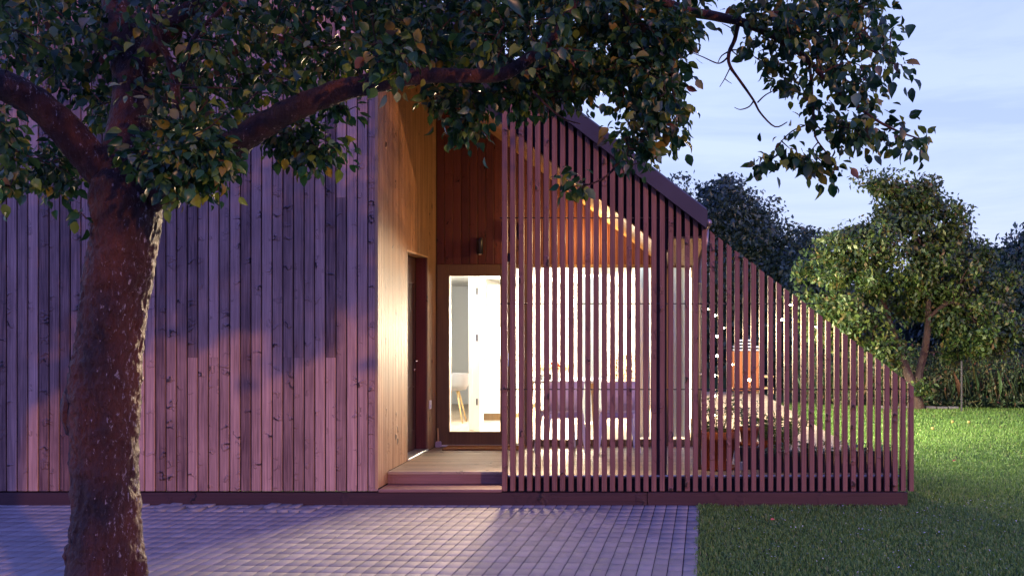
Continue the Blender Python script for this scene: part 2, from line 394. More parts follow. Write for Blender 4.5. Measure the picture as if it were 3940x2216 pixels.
M['ivy'] = leafmat('planter_leaf', [(0, (.04, .10, .05)), (.6, (.08, .17, .09)), (1, (.30, .42, .32))], trans=.3)
M['grassb'] = leafmat('grass_blade', [(0, (.075, .165, .032)), (.6, (.155, .28, .048)), (.93, (.20, .32, .085)), (1, (.30, .30, .12))], trans=.35, rough=.5, spec=.3)

def bark(name, a, b, c):
    m, t, n, l, p = mat_new(name)
    co = n.new('ShaderNodeTexCoord')
    mp = n.new('ShaderNodeMapping'); mp.inputs['Scale'].default_value = (1, 1, .38); l.new(co.outputs['Object'], mp.inputs[0])
    v = n.new('ShaderNodeTexVoronoi'); v.inputs['Scale'].default_value = 42; v.feature = 'DISTANCE_TO_EDGE'
    ns = n.new('ShaderNodeTexNoise'); ns.inputs['Scale'].default_value = 14; ns.inputs['Detail'].default_value = 8; ns.inputs['Roughness'].default_value = .7
    l.new(mp.outputs[0], ns.inputs[0])
    ad = n.new('ShaderNodeMix'); ad.data_type = 'RGBA'; ad.blend_type = 'ADD'; ad.inputs[0].default_value = .12
    l.new(mp.outputs[0], ad.inputs[6]); l.new(ns.outputs['Color'], ad.inputs[7]); l.new(ad.outputs[2], v.inputs[0])
    ns2 = n.new('ShaderNodeTexNoise'); ns2.inputs['Scale'].default_value = 4.5; ns2.inputs['Detail'].default_value = 6; l.new(mp.outputs[0], ns2.inputs[0])
    r = n.new('ShaderNodeValToRGB'); el = r.color_ramp.elements; el[0].position = .36; el[0].color = (*a, 1); el[1].position = .66; el[1].color = (*b, 1)
    l.new(ns2.outputs[0], r.inputs[0])
    ns3 = n.new('ShaderNodeTexNoise'); ns3.inputs['Scale'].default_value = 62; ns3.inputs['Detail'].default_value = 5; ns3.inputs['Roughness'].default_value = .75
    l.new(mp.outputs[0], ns3.inputs[0])
    # pale lichen flakes, thicker on the side turned to +X
    geo = n.new('ShaderNodeNewGeometry'); sp = n.new('ShaderNodeSeparateXYZ'); l.new(geo.outputs['Normal'], sp.inputs[0])
    bi = n.new('ShaderNodeMath'); bi.operation = 'MULTIPLY_ADD'; bi.inputs[1].default_value = .075; l.new(sp.outputs[0], bi.inputs[0]); l.new(ns3.outputs[0], bi.inputs[2])
    lr = n.new('ShaderNodeMapRange'); lr.inputs['From Min'].default_value = .64; lr.inputs['From Max'].default_value = .69; l.new(bi.outputs[0], lr.inputs[0])
    mx = n.new('ShaderNodeMix'); mx.data_type = 'RGBA'; mx.inputs[7].default_value = (*c, 1); l.new(lr.outputs[0], mx.inputs[0]); l.new(r.outputs[0], mx.inputs[6])
    l.new(mx.outputs[2], p.inputs['Base Color'])
    h = n.new('ShaderNodeMath'); h.operation = 'MULTIPLY_ADD'; h.inputs[1].default_value = 1.3; l.new(v.outputs['Distance'], h.inputs[0]); l.new(ns.outputs[0], h.inputs[2])
    h2 = n.new('ShaderNodeMath'); h2.operation = 'MULTIPLY_ADD'; h2.inputs[1].default_value = .7; l.new(ns3.outputs[0], h2.inputs[0]); l.new(h.outputs[0], h2.inputs[2])
    b_ = n.new('ShaderNodeBump'); b_.inputs['Strength'].default_value = 1.0; b_.inputs['Distance'].default_value = .022
    l.new(h2.outputs[0], b_.inputs['Height']); l.new(b_.outputs[0], p.inputs['Normal'])
    p.inputs['Roughness'].default_value = .5; p.inputs['Specular IOR Level'].default_value = .5
    return m
M['bark'] = bark('apple_bark', (.014, .006, .007), (.13, .038, .012), (.36, .32, .36))
M['bark2'] = bark('fruit_bark', (.04, .022, .018), (.09, .05, .033), (.2, .18, .16))

def paver_mat():
    m, t, n, l, p = mat_new('paver_concrete')
    geo = n.new('ShaderNodeNewGeometry'); co = n.new('ShaderNodeTexCoord')
    r = n.new('ShaderNodeValToRGB'); el = r.color_ramp.elements
    el[0].color = (.16, .155, .14, 1); el[1].color = (.29, .275, .25, 1); q = el.new(.5); q.color = (.22, .21, .19, 1)
    ns = n.new('ShaderNodeTexNoise'); ns.inputs['Scale'].default_value = 2.2; ns.inputs['Detail'].default_value = 5; l.new(co.outputs['Object'], ns.inputs[0])
    mm = n.new('ShaderNodeMath'); mm.operation = 'MULTIPLY_ADD'; mm.inputs[1].default_value = .5; mm.inputs[2].default_value = -.02; l.new(geo.outputs['Random Per Island'], mm.inputs[0])
    m2 = n.new('ShaderNodeMath'); m2.operation = 'MULTIPLY_ADD'; m2.inputs[1].default_value = .6; l.new(ns.outputs[0], m2.inputs[0]); l.new(mm.outputs[0], m2.inputs[2]); l.new(m2.outputs[0], r.inputs[0])
    sp = n.new('ShaderNodeTexNoise'); sp.inputs['Scale'].default_value = 260; sp.inputs['Detail'].default_value = 3; l.new(co.outputs['Object'], sp.inputs[0])
    mx = n.new('ShaderNodeMix'); mx.data_type = 'RGBA'; mx.blend_type = 'OVERLAY'; mx.inputs[0].default_value = .55; l.new(r.outputs[0], mx.inputs[6]); l.new(sp.outputs['Fac'], mx.inputs[7])
    l.new(mx.outputs[2], p.inputs['Base Color'])
    b = n.new('ShaderNodeBump'); b.inputs['Strength'].default_value = .5; b.inputs['Distance'].default_value = .003; l.new(sp.outputs[0], b.inputs['Height']); l.new(b.outputs[0], p.inputs['Normal'])
    p.inputs['Roughness'].default_value = .72; p.inputs['Specular IOR Level'].default_value = .3
    return m
M['paver'] = paver_mat()
M['joint'] = simple('joint_sand', (.05, .045, .04), .95, .1, bump=.6, bscale=120)

def ground_mat():
    m, t, n, l, p = mat_new('turf')
    co = n.new('ShaderNodeTexCoord')
    a = n.new('ShaderNodeTexNoise'); a.inputs['Scale'].default_value = 60; a.inputs['Detail'].default_value = 6; l.new(co.outputs['Object'], a.inputs[0])
    b2 = n.new('ShaderNodeTexNoise'); b2.inputs['Scale'].default_value = .8; b2.inputs['Detail'].default_value = 5; l.new(co.outputs['Object'], b2.inputs[0])
    r = n.new('ShaderNodeValToRGB'); el = r.color_ramp.elements; el[0].position = .3; el[0].color = (.020, .045, .012, 1); el[1].position = .75; el[1].color = (.075, .12, .03, 1)
    s = n.new('ShaderNodeMath'); s.operation = 'MULTIPLY_ADD'; s.inputs[1].default_value = .6; l.new(a.outputs[0], s.inputs[0])
    s2 = n.new('ShaderNodeMath'); s2.operation = 'MULTIPLY'; s2.inputs[1].default_value = .4; l.new(b2.outputs[0], s2.inputs[0]); l.new(s2.outputs[0], s.inputs[2]); l.new(s.outputs[0], r.inputs[0])
    l.new(r.outputs[0], p.inputs['Base Color']); p.inputs['Roughness'].default_value = .9; p.inputs['Specular IOR Level'].default_value = .1
    b = n.new('ShaderNodeBump'); b.inputs['Strength'].default_value = 1; b.inputs['Distance'].default_value = .03; l.new(a.outputs[0], b.inputs['Height']); l.new(b.outputs[0], p.inputs['Normal'])
    return m
M['turf'] = ground_mat()

# ------------------------------------------------------------------ ground and paving
g = MB().poly([(-150, -120, -.012), (150, -120, -.012), (150, 400, -.012), (-150, 400, -.012)], [(0, 1, 2, 3)]).build('ground', M['turf'])
tag(g, kind='structure')
PAVE_ANG = math.atan2(2712 - VX, FPX)
ca, sa = math.cos(PAVE_ANG), math.sin(PAVE_ANG)
PO = Vector((.395, -.02, 0))            # corner of the paving by the house
def pv(u, v, z):                        # u to the left (negative = left), v toward the camera
    return (PO.x + u * ca - v * sa, PO.y - v * ca - u * sa, z)
def paving():
    V = []; F = []
    PW, PL, GAP = .1035, .178, .0068
    nu, nv = 100, 62
    rs = np.random.default_rng(3)
    for i in range(nu):
        sh = rs.normal(0, .0006)
        for j in range(nv):
            u1 = -i * PW - GAP / 2 + sh; u0 = -(i + 1) * PW + GAP / 2 + sh; v0 = j * PL + GAP / 2; v1 = (j + 1) * PL - GAP / 2
            if v0 * ca + (-u0) * 0 < 0: continue
            zz = .0 + rs.normal(0, .0006); tx = rs.normal(0, .0006); ty = rs.normal(0, .0006); b = .0028
            lift = 0
            X = PO.x + u0
            if j in (1, 2) and -4.9 < X < -3.2 and rs.random() < .75: lift = rs.uniform(.004, .020); tx += rs.normal(0, .05); ty += rs.normal(0, .05)
            base = len(V); cu, cv = (u0 + u1) / 2, (v0 + v1) / 2
            for (uu, vv, dz) in ((u0, v0, -.004), (u1, v0, -.004), (u1, v1, -.004), (u0, v1, -.004),
                                 (u0 + b, v0 + b, 0), (u1 - b, v0 + b, 0), (u1 - b, v1 - b, 0), (u0 + b, v1 - b, 0)):
                V.append(pv(uu, vv, zz + lift + dz * .7 + tx * (uu - cu) + ty * (vv - cv)))
            for (uu, vv) in ((u0, v0), (u1, v0), (u1, v1), (u0, v1)): V.append(pv(uu, vv, -.03))
            F += [(base + 7, base + 6, base + 5, base + 4)]
            for k in range(4):
                k2 = (k + 1) % 4
                F.append((base + k + 4, base + k2 + 4, base + k2, base + k)); F.append((base + k, base + k2, base + k2 + 8, base + k + 8))
    o = np_mesh('paving', np.array(V), np.array(F), M['paver']); tag(o, kind='structure')
    j = MB().poly([pv(0.01, -.6, -.0095), pv(-10.4, -.6, -.0095), pv(-10.4, 11.1, -.0095), pv(.01, 11.1, -.0095)], [(0, 1, 2, 3)]).build('paving_joints', M['joint'])
    tag(j, kind='structure')
paving()

# ------------------------------------------------------------------ the house
ROOF_S = .770
def roof_top(X):
    return (2.804 - ROOF_S * (X - .449)) if X > -4.6 else (2.804 + ROOF_S * 5.049 - ROOF_S * (-4.6 - X))
def soffit_z(X): return 3.658 - .77 * (X + 1.547)
RX = -2.64                      # recess side wall
YB = 2.42                       # back wall of the recess
DZ = .27                        # deck level
house = thing('house', 'dark timber gabled house with lit entrance recess and sloping roof', 'house', (-2.6, 4, 0))

# left gable wall: vertical boards
mb = MB(); PB = .1004; k = 0
rs = random.Random(5)
x1 = RX
while x1 > -9.3:
    x0 = x1 - PB + .0035 + .0045
    top = min(roof_top(x0), roof_top(x1)) - .10
    yj = rs.uniform(-.0015, .0015)
    segs = [(.132, top)]
    if x1 > -5.2 and rs.random() < .14: segs = [(.132, 1.391), (1.393, top)]
    elif rs.random() < .12:
        zz = rs.choice((1.391, 2.9, 3.6)); segs = [(.132, zz), (zz + .002, top)]
    for (a, b) in segs:
        c = .0065
        pts = [(x0, .016), (x0, .004 + yj), (x0 + c * .6, yj), (x1 - .0035 - c * .6, yj), (x1 - .0035, .004 + yj), (x1 - .0035, .016)]
        n = len(pts); vs = [(x, y, a) for x, y in pts] + [(x, y, b) for x, y in pts]
        fs = [(i, i + 1, i + 1 + n, i + n) for i in range(n - 1)] + [tuple(range(n, 2 * n)), tuple(reversed(range(n)))]
        mb.poly(vs, fs)
    x1 -= PB
mb.build('cladding', M['clad'], house)
mb = MB(); mb.prism_y([(-9.3, .14), (RX - .012, .14), (RX - .012, roof_top(RX) - .1), (-4.6, roof_top(-4.6) - .1), (-9.3, roof_top(-9.3) - .1)], .018, .16)
mb.build('wall_backing', M['dark'], house)
# plinth and shadow gap
mb = MB(); mb.box(-9.32, -.1, -.012, .05, -.02, .118, .003); mb.box(-.095, 2.36, -.010, .05, -.02, .120, .003)
mb.build('plinth', M['plinth'], house)
# side wall of the recess: narrow boards with the doorway
DY0, DY1, DH = 1.083, 1.977, 2.479
ZH = 2.431
mb = MB(); y = 0.002; W = .0605
while y < YB - .004:
    y2 = min(y + W - .0025, YB - .002)
    z0 = DZ if y > .315 else .155
    ztop = soffit_z(RX) + .02
    if y2 <= DY0 or y >= DY1: segs = [(z0, ztop)]
    else: segs = [(DH, ztop)]
    if y < DY0 < y2: segs = [(DH, ztop)]; mb.box(RX - .018, RX, y, DY0, DZ, DH - .001)
    if y < DY1 < y2: segs = [(DH, ztop)]; mb.box(RX - .018, RX, DY1, y2, DZ, DH - .001)
    for (a, b) in segs: mb.box(RX - .018, RX - rs.uniform(0, .0012), y, y2, a, b, .0025)
    y += W
mb.box(RX - .03, RX + .001, -.006, .0005, .15, soffit_z(RX), .002)
mb.build('recess_wall', M['recess'], house)
mb = MB(); mb.box(RX - .14, RX - .02, .17, DY0 - .03, .1, 5.2); mb.box(RX - .14, RX - .02, DY1 + .03, YB + .0005, .1, 5.2); mb.box(RX - .14, RX - .02, DY0 - .03, DY1 + .03, DH + .02, 5.2)
mb.box(RX - .30, RX - .24, .165, YB + .118, .1, 5.15)  # dark panel added behind the side door to stop light leaks
mb.box(RX - .239, RX + .0026, YB + .003, YB + .117, ZH + .002, 5.14); mb.box(RX - .239, RX + .0058, YB + .004, YB + .036, .11, ZH + .0015)  # corner seals, likewise added against light leaks
mb.build('recess_backing', M['dark'], house)
# reveal of the side doorway + door
mb = MB(); X0 = RX - .135
mb.box(X0, RX - .0195, DY0 - .025, DY0, DZ, DH); mb.box(X0, RX - .0195, DY1, DY1 + .025, DZ, DH)
mb.build('door_jamb', M['doorred'], house)
MB().box(X0, RX + .002, DY0 - .025, DY1 + .025, DH + .001, DH + .017, .001).build('door_lintel', M['soffit'], house)
sd = MB().box(X0 - .045, X0 - .004, DY0, DY1, DZ + .02, DH - .002, .003)
for (a, b, c, d) in ((DY0 + .10, DY0 + .12, .5, 2.2), (DY1 - .12, DY1 - .10, .5, 2.2), (DY0 + .12, DY1 - .12, 2.18, 2.2), (DY0 + .12, DY1 - .12, .5, .52), (DY0 + .12, DY1 - .12, 1.0, 1.02)):
    sd.box(X0 - .004, X0 + .006, a, b, c, d)
side_door = sd.build('door', M['doordark'], house)
side_door['label'] = 'dark red-brown timber door set into the orange side wall'
hb = MB(); hb.tube([(X0 - .004, DY1 - .08, 1.30), (X0 + .04, DY1 - .08, 1.30), (X0 + .045, DY1 - .19, 1.30)], .009, 8)
hb.build('handle', M['chrome'], side_door, True)
hb = MB(); hb.tube([(X0 - .004, DY1 - .08, 1.20), (X0 + .012, DY1 - .08, 1.20)], .016, 10); hb.build('lock', M['chrome'], side_door, True)
MB().box(X0 - .05, RX + .012, DY0, DY1, DZ + .001, DZ + .020, .003).build('threshold', M['steel'], house)
# back wall boards above door and windows, and the posts between
ZH = 2.431
def xs(px): return (px - VX) * 11.62 / FPX
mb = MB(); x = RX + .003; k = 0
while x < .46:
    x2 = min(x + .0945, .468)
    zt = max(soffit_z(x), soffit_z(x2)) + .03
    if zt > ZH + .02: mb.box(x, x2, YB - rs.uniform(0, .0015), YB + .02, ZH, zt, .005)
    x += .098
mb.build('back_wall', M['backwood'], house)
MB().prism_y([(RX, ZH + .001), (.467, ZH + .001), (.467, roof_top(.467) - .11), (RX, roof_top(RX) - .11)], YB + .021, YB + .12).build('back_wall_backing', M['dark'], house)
MB().box(xs(2516), xs(2575), YB - .004, YB + .10, DZ, ZH - .001, .003).build('corner_post', M['frame'], house)
# soffit
mb = MB(); yy = .085
while yy < YB - .01:
    y2 = min(yy + .0975, YB - .003)
    xa, xb = RX + .001, .10
    za, zb = soffit_z(xa), soffit_z(xb)
    mb.poly([(xa, yy, za), (xb, yy, zb), (xb, y2, zb), (xa, y2, za), (xa, yy, za + .018), (xb, yy, zb + .018), (xb, y2, zb + .018), (xa, y2, za + .018)],
            [(0, 3, 2, 1), (4, 5, 6, 7), (0, 1, 5, 4), (2, 3, 7, 6), (0, 4, 7, 3), (1, 2, 6, 5)])
    yy += .1
M['soffit2'] = wood('soffit_board', (.45, .25, .09), (.70, .45, .20), axis='X', board=.1, grain=.4)
mb.build('soffit', M['soffit2'], house)
mb = MB(); xx = .102
for (a, b) in ((.102, .215), (.219, .335), (.339, .452)):
    mb.poly([(a, .06, 2.52), (b, .06, 2.52), (b, YB - .004, 2.412), (a, YB - .004, 2.412), (a, .06, 2.54), (b, .06, 2.54), (b, YB - .004, 2.432), (a, YB - .004, 2.432)],
            [(0, 3, 2, 1), (4, 5, 6, 7), (0, 1, 5, 4), (2, 3, 7, 6), (0, 4, 7, 3), (1, 2, 6, 5)])
mb.build('eave_soffit', M['soffit'], house)
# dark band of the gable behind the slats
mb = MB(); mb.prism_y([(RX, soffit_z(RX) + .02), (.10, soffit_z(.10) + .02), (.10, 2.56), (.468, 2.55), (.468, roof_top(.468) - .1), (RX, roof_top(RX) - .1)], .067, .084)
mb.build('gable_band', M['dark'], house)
# roof: two slopes, with the metal verge on the front edge
def slab(mb, xa, xb, ya, yb, off, th):
    za, zb = roof_top(xa) - off, roof_top(xb) - off
    mb.poly([(xa, ya, za), (xb, ya, zb), (xb, yb, zb), (xa, yb, za), (xa, ya, za - th), (xb, ya, zb - th), (xb, yb, zb - th), (xa, yb, za - th)],
            [(0, 1, 2, 3), (7, 6, 5, 4), (4, 5, 1, 0), (3, 2, 6, 7), (0, 3, 7, 4), (1, 5, 6, 2)])
mb = MB(); slab(mb, -4.599, .47, -.03, 12.2, .012, .085); slab(mb, -9.5, -4.601, -.03, 12.2, .012, .085)
roof = mb.build('roof', M['verge'], house)
mb = MB(); xe = .462; i = 0
while xe > -4.6:
    xa = max(xe - .655, -4.6)
    o_ = .0 if i % 2 == 0 else 0.0
    pr = [(0, .0), (0, -.185), (.03, -.192), (.085, -.15), (.085, 0.012)]
    y0, y1 = -.062, .035
    for (p0, p1, dd) in ((xa, xe, 0.0), (xa - .012, xa + .028, .006)):
        za, zb = roof_top(p0), roof_top(p1)
        mb.poly([(p0, y0 - dd, za - .018), (p1, y0 - dd, zb - .018), (p0, y0 + .018, za + dd), (p1, y0 + .018, zb + dd), (p0, y1, za + dd), (p1, y1, zb + dd),
                 (p0, y0 - dd, za - .19 - dd), (p1, y0 - dd, zb - .19 - dd), (p0, y1, za - .19), (p1, y1, zb - .19)],
                [(6, 7, 1, 0), (0, 1, 3, 2), (2, 3, 5, 4), (8, 9, 7, 6), (1, 7, 9, 5, 3), (0, 2, 4, 8, 6), (4, 5, 9, 8)])
    mb.tube([((xa + xe) / 2, y0 - .003, (roof_top((xa + xe) / 2)) - .10), ((xa + xe) / 2, y0 + .002, (roof_top((xa + xe) / 2)) - .10)], .007, 8)
    xe = xa; i += 1
mb.build('verge', M['verge'], roof)
mb = MB(); mb.tube([(.482, -.01, 2.665), (.482, 12.2, 2.665)], .032, 14); mb.build('gutter', M['grey_pipe'], roof, True)
mb = MB(); mb.tube([(.482, .33, 2.64), (.475, .33, 2.50), (.425, .33, 2.36), (.405, .33, 2.25), (.405, .33, DZ + .02)], .022, 10)
for z in (2.1, 1.2): mb.tube([(.405, .33, z), (.405, .33, z + .03)], .027, 10)
mb.build('downpipe', M['grey_pipe'], roof, True)
# glazed door with side strip
Y0 = YB - .03; Y1 = YB + .04
def frame_mb(xa, xb, za, zb, ga, gb, gza, gzb, y0=Y0, y1=Y1):
    m = MB(); m.box(xa, ga, y0, y1, za, zb, .004); m.box(gb, xb, y0, y1, za, zb, .004)
    m.box(ga, gb, y0 + .001, y1 - .001, gzb, zb, .003); m.box(ga, gb, y0 + .001, y1 - .001, za, gza, .003)
    return m
fd = frame_mb(xs(1681), xs(1979), DZ + .015, ZH - .001, xs(1730), xs(1926), .441, 2.295).build('glazed_door', M['frame'], house)
MB().box(xs(1730) - .005, xs(1926) + .005, YB + .003, YB + .009, .436, 2.30).build('pane', M['glass'], fd)
hb = MB(); hb.tube([(xs(1953), Y0, 1.33), (xs(1953), Y0 - .05, 1.33), (xs(1935), Y0 - .055, 1.33)], .009, 8); hb.build('handle', M['chrome'], fd, True)
MB().box(xs(1953) - .018, xs(1953) + .018, Y0 - .007, Y0 - .0005, 1.22, 1.38, .003).build('lock_plate', M['chrome'], fd)
fs_ = frame_mb(xs(1979.5), xs(2012), DZ + .015, ZH - .001, xs(1982), xs(1996), .30, 2.385).build('window', M['frame'], house)  # narrow glass strip standing in for light leaking past the door
MB().box(xs(1981), xs(1997), YB + .003, YB + .009, .295, 2.39).build('pane', M['glass'], fs_)
w1 = frame_mb(xs(2012.5), xs(2516), DZ + .002, ZH - .001, xs(2037), xs(2504), .348, 2.394).build('window', M['frame'], house)
MB().box(xs(2036), xs(2505), YB + .003, YB + .009, .343, 2.399).build('pane', M['glass'], w1)
w2 = frame_mb(xs(2575.5), .468, DZ + .002, ZH - .001, xs(2585), xs(2659), .348, 2.394).build('window', M['frame'], house)
MB().box(xs(2584), xs(2660), YB + .003, YB + .009, .343, 2.399).build('pane', M['glass'], w2)
MB().box(RX + .02, xs(2000), YB - .09, Y0 - .001, DZ + .001, DZ + .018, .003).build('threshold', M['white'], house)
# long side wall to the terrace with big lit windows
mb = MB(); mb.box(.41, .47, Y1 + .001, 12.0, 2.43, 2.60); mb.box(.41, .47, Y1 + .001, 2.75, .1, 2.429); mb.box(.41, .47, 7.0, 7.7, .1, 2.429); mb.box(.41, .47, 11.3, 12.0, .1, 2.429)
mb.box(-9.2, -9.1, .17, 12, .1, 2.9); mb.box(-9.1, .41, 11.9, 12.0, .1, 2.6)
mb.build('side_wall', M['clad'], house)
for (a, b) in ((2.751, 6.999), (7.701, 11.299)):
    m = MB(); n = 3; wdt = (b - a) / n
    for i in range(n + 1): m.box(.42, .46, max(a, a + i * wdt - .03), min(b, a + i * wdt + .03), .271, 2.429, .003)
    m.box(.421, .459, a, b, 2.36, 2.428); m.box(.421, .459, a, b, .272, .34)
    fr = m.build('window', M['frame'], house)
    MB().box(.437, .443, a, b, .33, 2.37).build('pane', M['glass'], fr)
# interior shell
mb = MB(); YI = Y1 + .002
mb.box(-3.9, .409, YI, 9.0, .20, DZ - .004); inner_floor = mb.build('interior_floor', M['floorin'], house)
mb = MB(); mb.box(-3.9, .409, YI, 9.1, 2.47, 2.50)
mb.box(-3.9, -3.84, YI, 9.0, DZ, 2.468)                     # far left of the hall
mb.box(-2.82, -2.74, 5.75, 9.0, DZ, 2.468)                   # kitchen run wall
mb.box(-3.84, .409, 8.99, 9.06, DZ, 2.468)                   # end wall
mb.build('interior_walls', M['wallwhite'], house)

# ------------------------------------------------------------------ deck / terrace
deck = thing('terrace_deck', 'raised timber deck wrapping from the recess along the house side', 'deck', (0, 1, 0))
mb = MB(); y = .0745; bw = .118
while y < 12.6:
    xa = RX + .002 if y > .312 and y < YB else -1.47
    if y >= YB - .05: xa = .472
    if y < YB and y > .30: xa = RX + .003
    y2 = y + bw - .005
    if y < YB - .05 and y2 > YB - .04: y2 = YB - .045
    mb.box(xa, 2.30, y, y2, DZ - .028, DZ - abs(rs.gauss(0, .0006)), .003)
    y += bw
mb.build('deck_boards', M['deck'], deck)
mb = MB(); mb.box(-1.46, 2.29, .082, .10, .0, DZ - .029); mb.box(2.27, 2.295, .10, 12.6, .0, DZ - .029)
mb.build('deck_fascia', M['dark'], deck)
mb = MB(); mb.box(RX + .002, -1.475, .318, .340, .150, DZ - .029, .002); mb.build('riser', M['step'], deck)
mb = MB(); mb.box(RX + .004, -1.472, -.018, .150, .120, .149, .006); mb.box(RX + .004, -1.472, .156, .316, .120, .148, .005)
mb.build('step', M['step'], deck)
MB().box(-1.47, 2.305, .0660, .0735, DZ - .012, DZ + .003, .001).build('edge_trim', M['steel'], deck)

# ------------------------------------------------------------------ slat screen
screen = thing('slat_screen', 'screen of upright red-brown timber slats cut to the roof slope', 'slat screen', (.5, .02, 0))
P_ = 31.98 * 9.2 / FPX
sx0 = (1931.4 - VX) * 9.2 / FPX
def slat_top(X):
    px = VX + X * FPX / 9.2
    return CZ - (475 + .7625 * (px - 2190) - VY) * 9.2 / FPX
rs = random.Random(9)
for i in range(50):
    xa = sx0 - .001 + i * P_ + rs.uniform(-.002, .002); xb = xa + .0485 + rs.uniform(-.001, .001)
    if i >= 24: xa += .0025
    yo = rs.uniform(-.001, .001); yf, yb = -.001 + yo, .064 + yo
    zt0, zt1 = slat_top(xa) + rs.uniform(-.006, .004), slat_top(xb) + rs.uniform(-.006, .004)
    b = .0035; z0 = .132 + rs.uniform(-.002, .002); m = MB()
    ring = [(xa + b, yf), (xb - b, yf), (xb, yf + b), (xb, yb), (xa, yb), (xa, yf + b)]
    tilt = rs.uniform(-.002, .002)
    def zt(x): return zt0 + (zt1 - zt0) * (x - xa) / (xb - xa)
    vs = [(x, y, z0) for x, y in ring] + [(x + tilt, y, zt(x)) for x, y in ring]
    n = 6; fs = [(k, (k + 1) % n, (k + 1) % n + n, k + n) for k in range(n)] + [tuple(reversed(range(n))), tuple(range(n, 2 * n))]
    m.poly(vs, fs)
    o = m.build('slat', M['slat'], screen)
for zr, xr in ((2.711, .30), (1.900, 1.50), (1.090, 2.44)):
    MB().tube([((1922 - VX) * 9.2 / FPX, .022, zr), (xr, .022, zr)], .0055, 8).build('rod', M['rod'], screen, True)
MB().box(-.014, .088, .0665, .160, DZ, 2.95, .004).build('post', M['doordark'], screen)
MB().box(-1.465, -1.40, .0655, .0685, 2.3, 2.38).build('bracket', M['rod'], screen)

# ------------------------------------------------------------------ lamps in and on the house, and added fill lights
def lamp_or_fill(kind, loc, energy, col, size=.05, rot=None, sx=None, sy=None, spot=None):
    ld = D.lights.new('lamp_or_fill_glow', kind); ld.energy = energy; ld.color = col
    if kind == 'POINT': ld.shadow_soft_size = size
    if kind == 'SPOT': ld.shadow_soft_size = size; ld.spot_size = spot or R(120); ld.spot_blend = 1.0
    if kind == 'AREA':
        ld.shape = 'RECTANGLE'; ld.size = sx; ld.size_y = sy
    o = D.objects.new('lamp_or_fill_glow', ld); C.objects.link(o); o.location = loc
    if rot: o.rotation_euler = rot
    return o
lamp_or_fill('AREA', (-1.1, 5.6, 2.455), 95, (.96, .98, 1.0), sx=2.6, sy=5.6)
pl = Vector((-1.40, 6.8, 2.10))
lamp_or_fill('POINT', (pl.x, pl.y, pl.z - .50), 1300, (1.0, .80, .56), .30)
lamp_or_fill('POINT', (-3.3, 4.2, 2.2), 150, (1.0, .95, .88), .1)  # bare light added to brighten the dim hallway
# wall lamp in the recess
def wall_lamp(x, z, label, e):
    t = thing('wall_lamp', label, 'wall lamp', (x, YB - .06, z))
    m = MB(); m.lathe([(.0, z + .09), (.036, z + .09), (.038, z + .08), (.038, z - .08), (.033, z - .08), (.033, z - .02), (0, z - .02)], x, YB - .065, 20); m.build('lamp_body', M['blackp'], t, True)
    MB().box(x - .02, x + .02, YB - .03, YB - .002, z - .05, z + .12, .003).build('bracket', M['blackp'], t)
    m = MB(); m.lathe([(0, z - .02), (.02, z - .03), (.028, z - .055), (.022, z - .082), (0, z - .09)], x, YB - .065, 14); m.build('bulb', M['white'], t, True)
    if e: lamp_or_fill('SPOT', (x, YB - .10, z - .10), e, (1.0, .62, .28), .04, (R(-8), 0, 0), spot=R(165))
wall_lamp(xs(1850), 2.63, 'small dark cylinder wall lamp above the glazed door', 0)
wall_lamp(-1.62, 2.80, 'small dark cylinder wall lamp behind the slats, right of the glazed door', 0)
lamp_or_fill('SPOT', (.56, 2.20, 1.62), 420, (1.0, .70, .40), .04, Vector((1, -.95, .02)).to_track_quat('-Z', 'Y').to_euler(), spot=R(96))  # spot without a fixture, added to brighten the slats' left sides
lamp_or_fill('POINT', (-.80, 2.08, 2.72), 30, (1.0, .62, .27), .05)  # bare fill added to warm the upper recess
lamp_or_fill('SPOT', (-1.62, 2.22, 2.70), 130, (1.0, .66, .34), .10, Vector((.12, -1, -.80)).to_track_quat('-Z', 'Y').to_euler(), spot=R(112))
lamp_or_fill('SPOT', (-1.62, 2.21, 2.71), 1400, (1.0, .72, .46), .20, Vector((.16, -1, -.46)).to_track_quat('-Z', 'Y').to_euler(), spot=R(74))  # narrow beam added to throw the warm patch on the paving
fl = thing('added_floodlight', 'unseen small floodlight added under the eave on the terrace side wall', 'floodlight', (.50, 3.3, 2.35))  # no such lamp in view; added to light the fruit tree
MB().box(.4705, .53, 3.24, 3.36, 2.30, 2.40, .006).build('lamp_body', M['blackp'], fl)
MB().box(.5305, .534, 3.25, 3.35, 2.31, 2.39).build('lens', M['floodlens'], fl)
lamp_or_fill('SPOT', (.56, 3.3, 2.33), 2800, (1.0, .86, .55), .05, (Vector((4.2, 7.6, -2.6))).to_track_quat('-Z', 'Y').to_euler(), spot=R(92))
for (ya, yb) in ((2.80, 6.95), (7.75, 11.25)):      # light panels added inside the unseen side windows, for lawn and terrace
    lamp_or_fill('AREA', (.405, (ya + yb) / 2, 1.40), 950, (1.0, .91, .74), rot=(0, R(-90), 0), sx=2.0, sy=yb - ya)
pd = thing('pendant_lamp', 'lit white globe lamp hanging inside behind the wide window', 'lamp', pl)
m = MB(); m.lathe([(0, pl.z + .07), (.04, pl.z + .06), (.07, pl.z), (.05, pl.z - .05), (0, pl.z - .07)], pl.x, pl.y, 18); m.build('globe', M['whitebulb'], pd, True)
MB().tube([(pl.x, pl.y, pl.z + .07), (pl.x, pl.y, 2.468)], .004, 6).build('cord', M['wire'], pd)

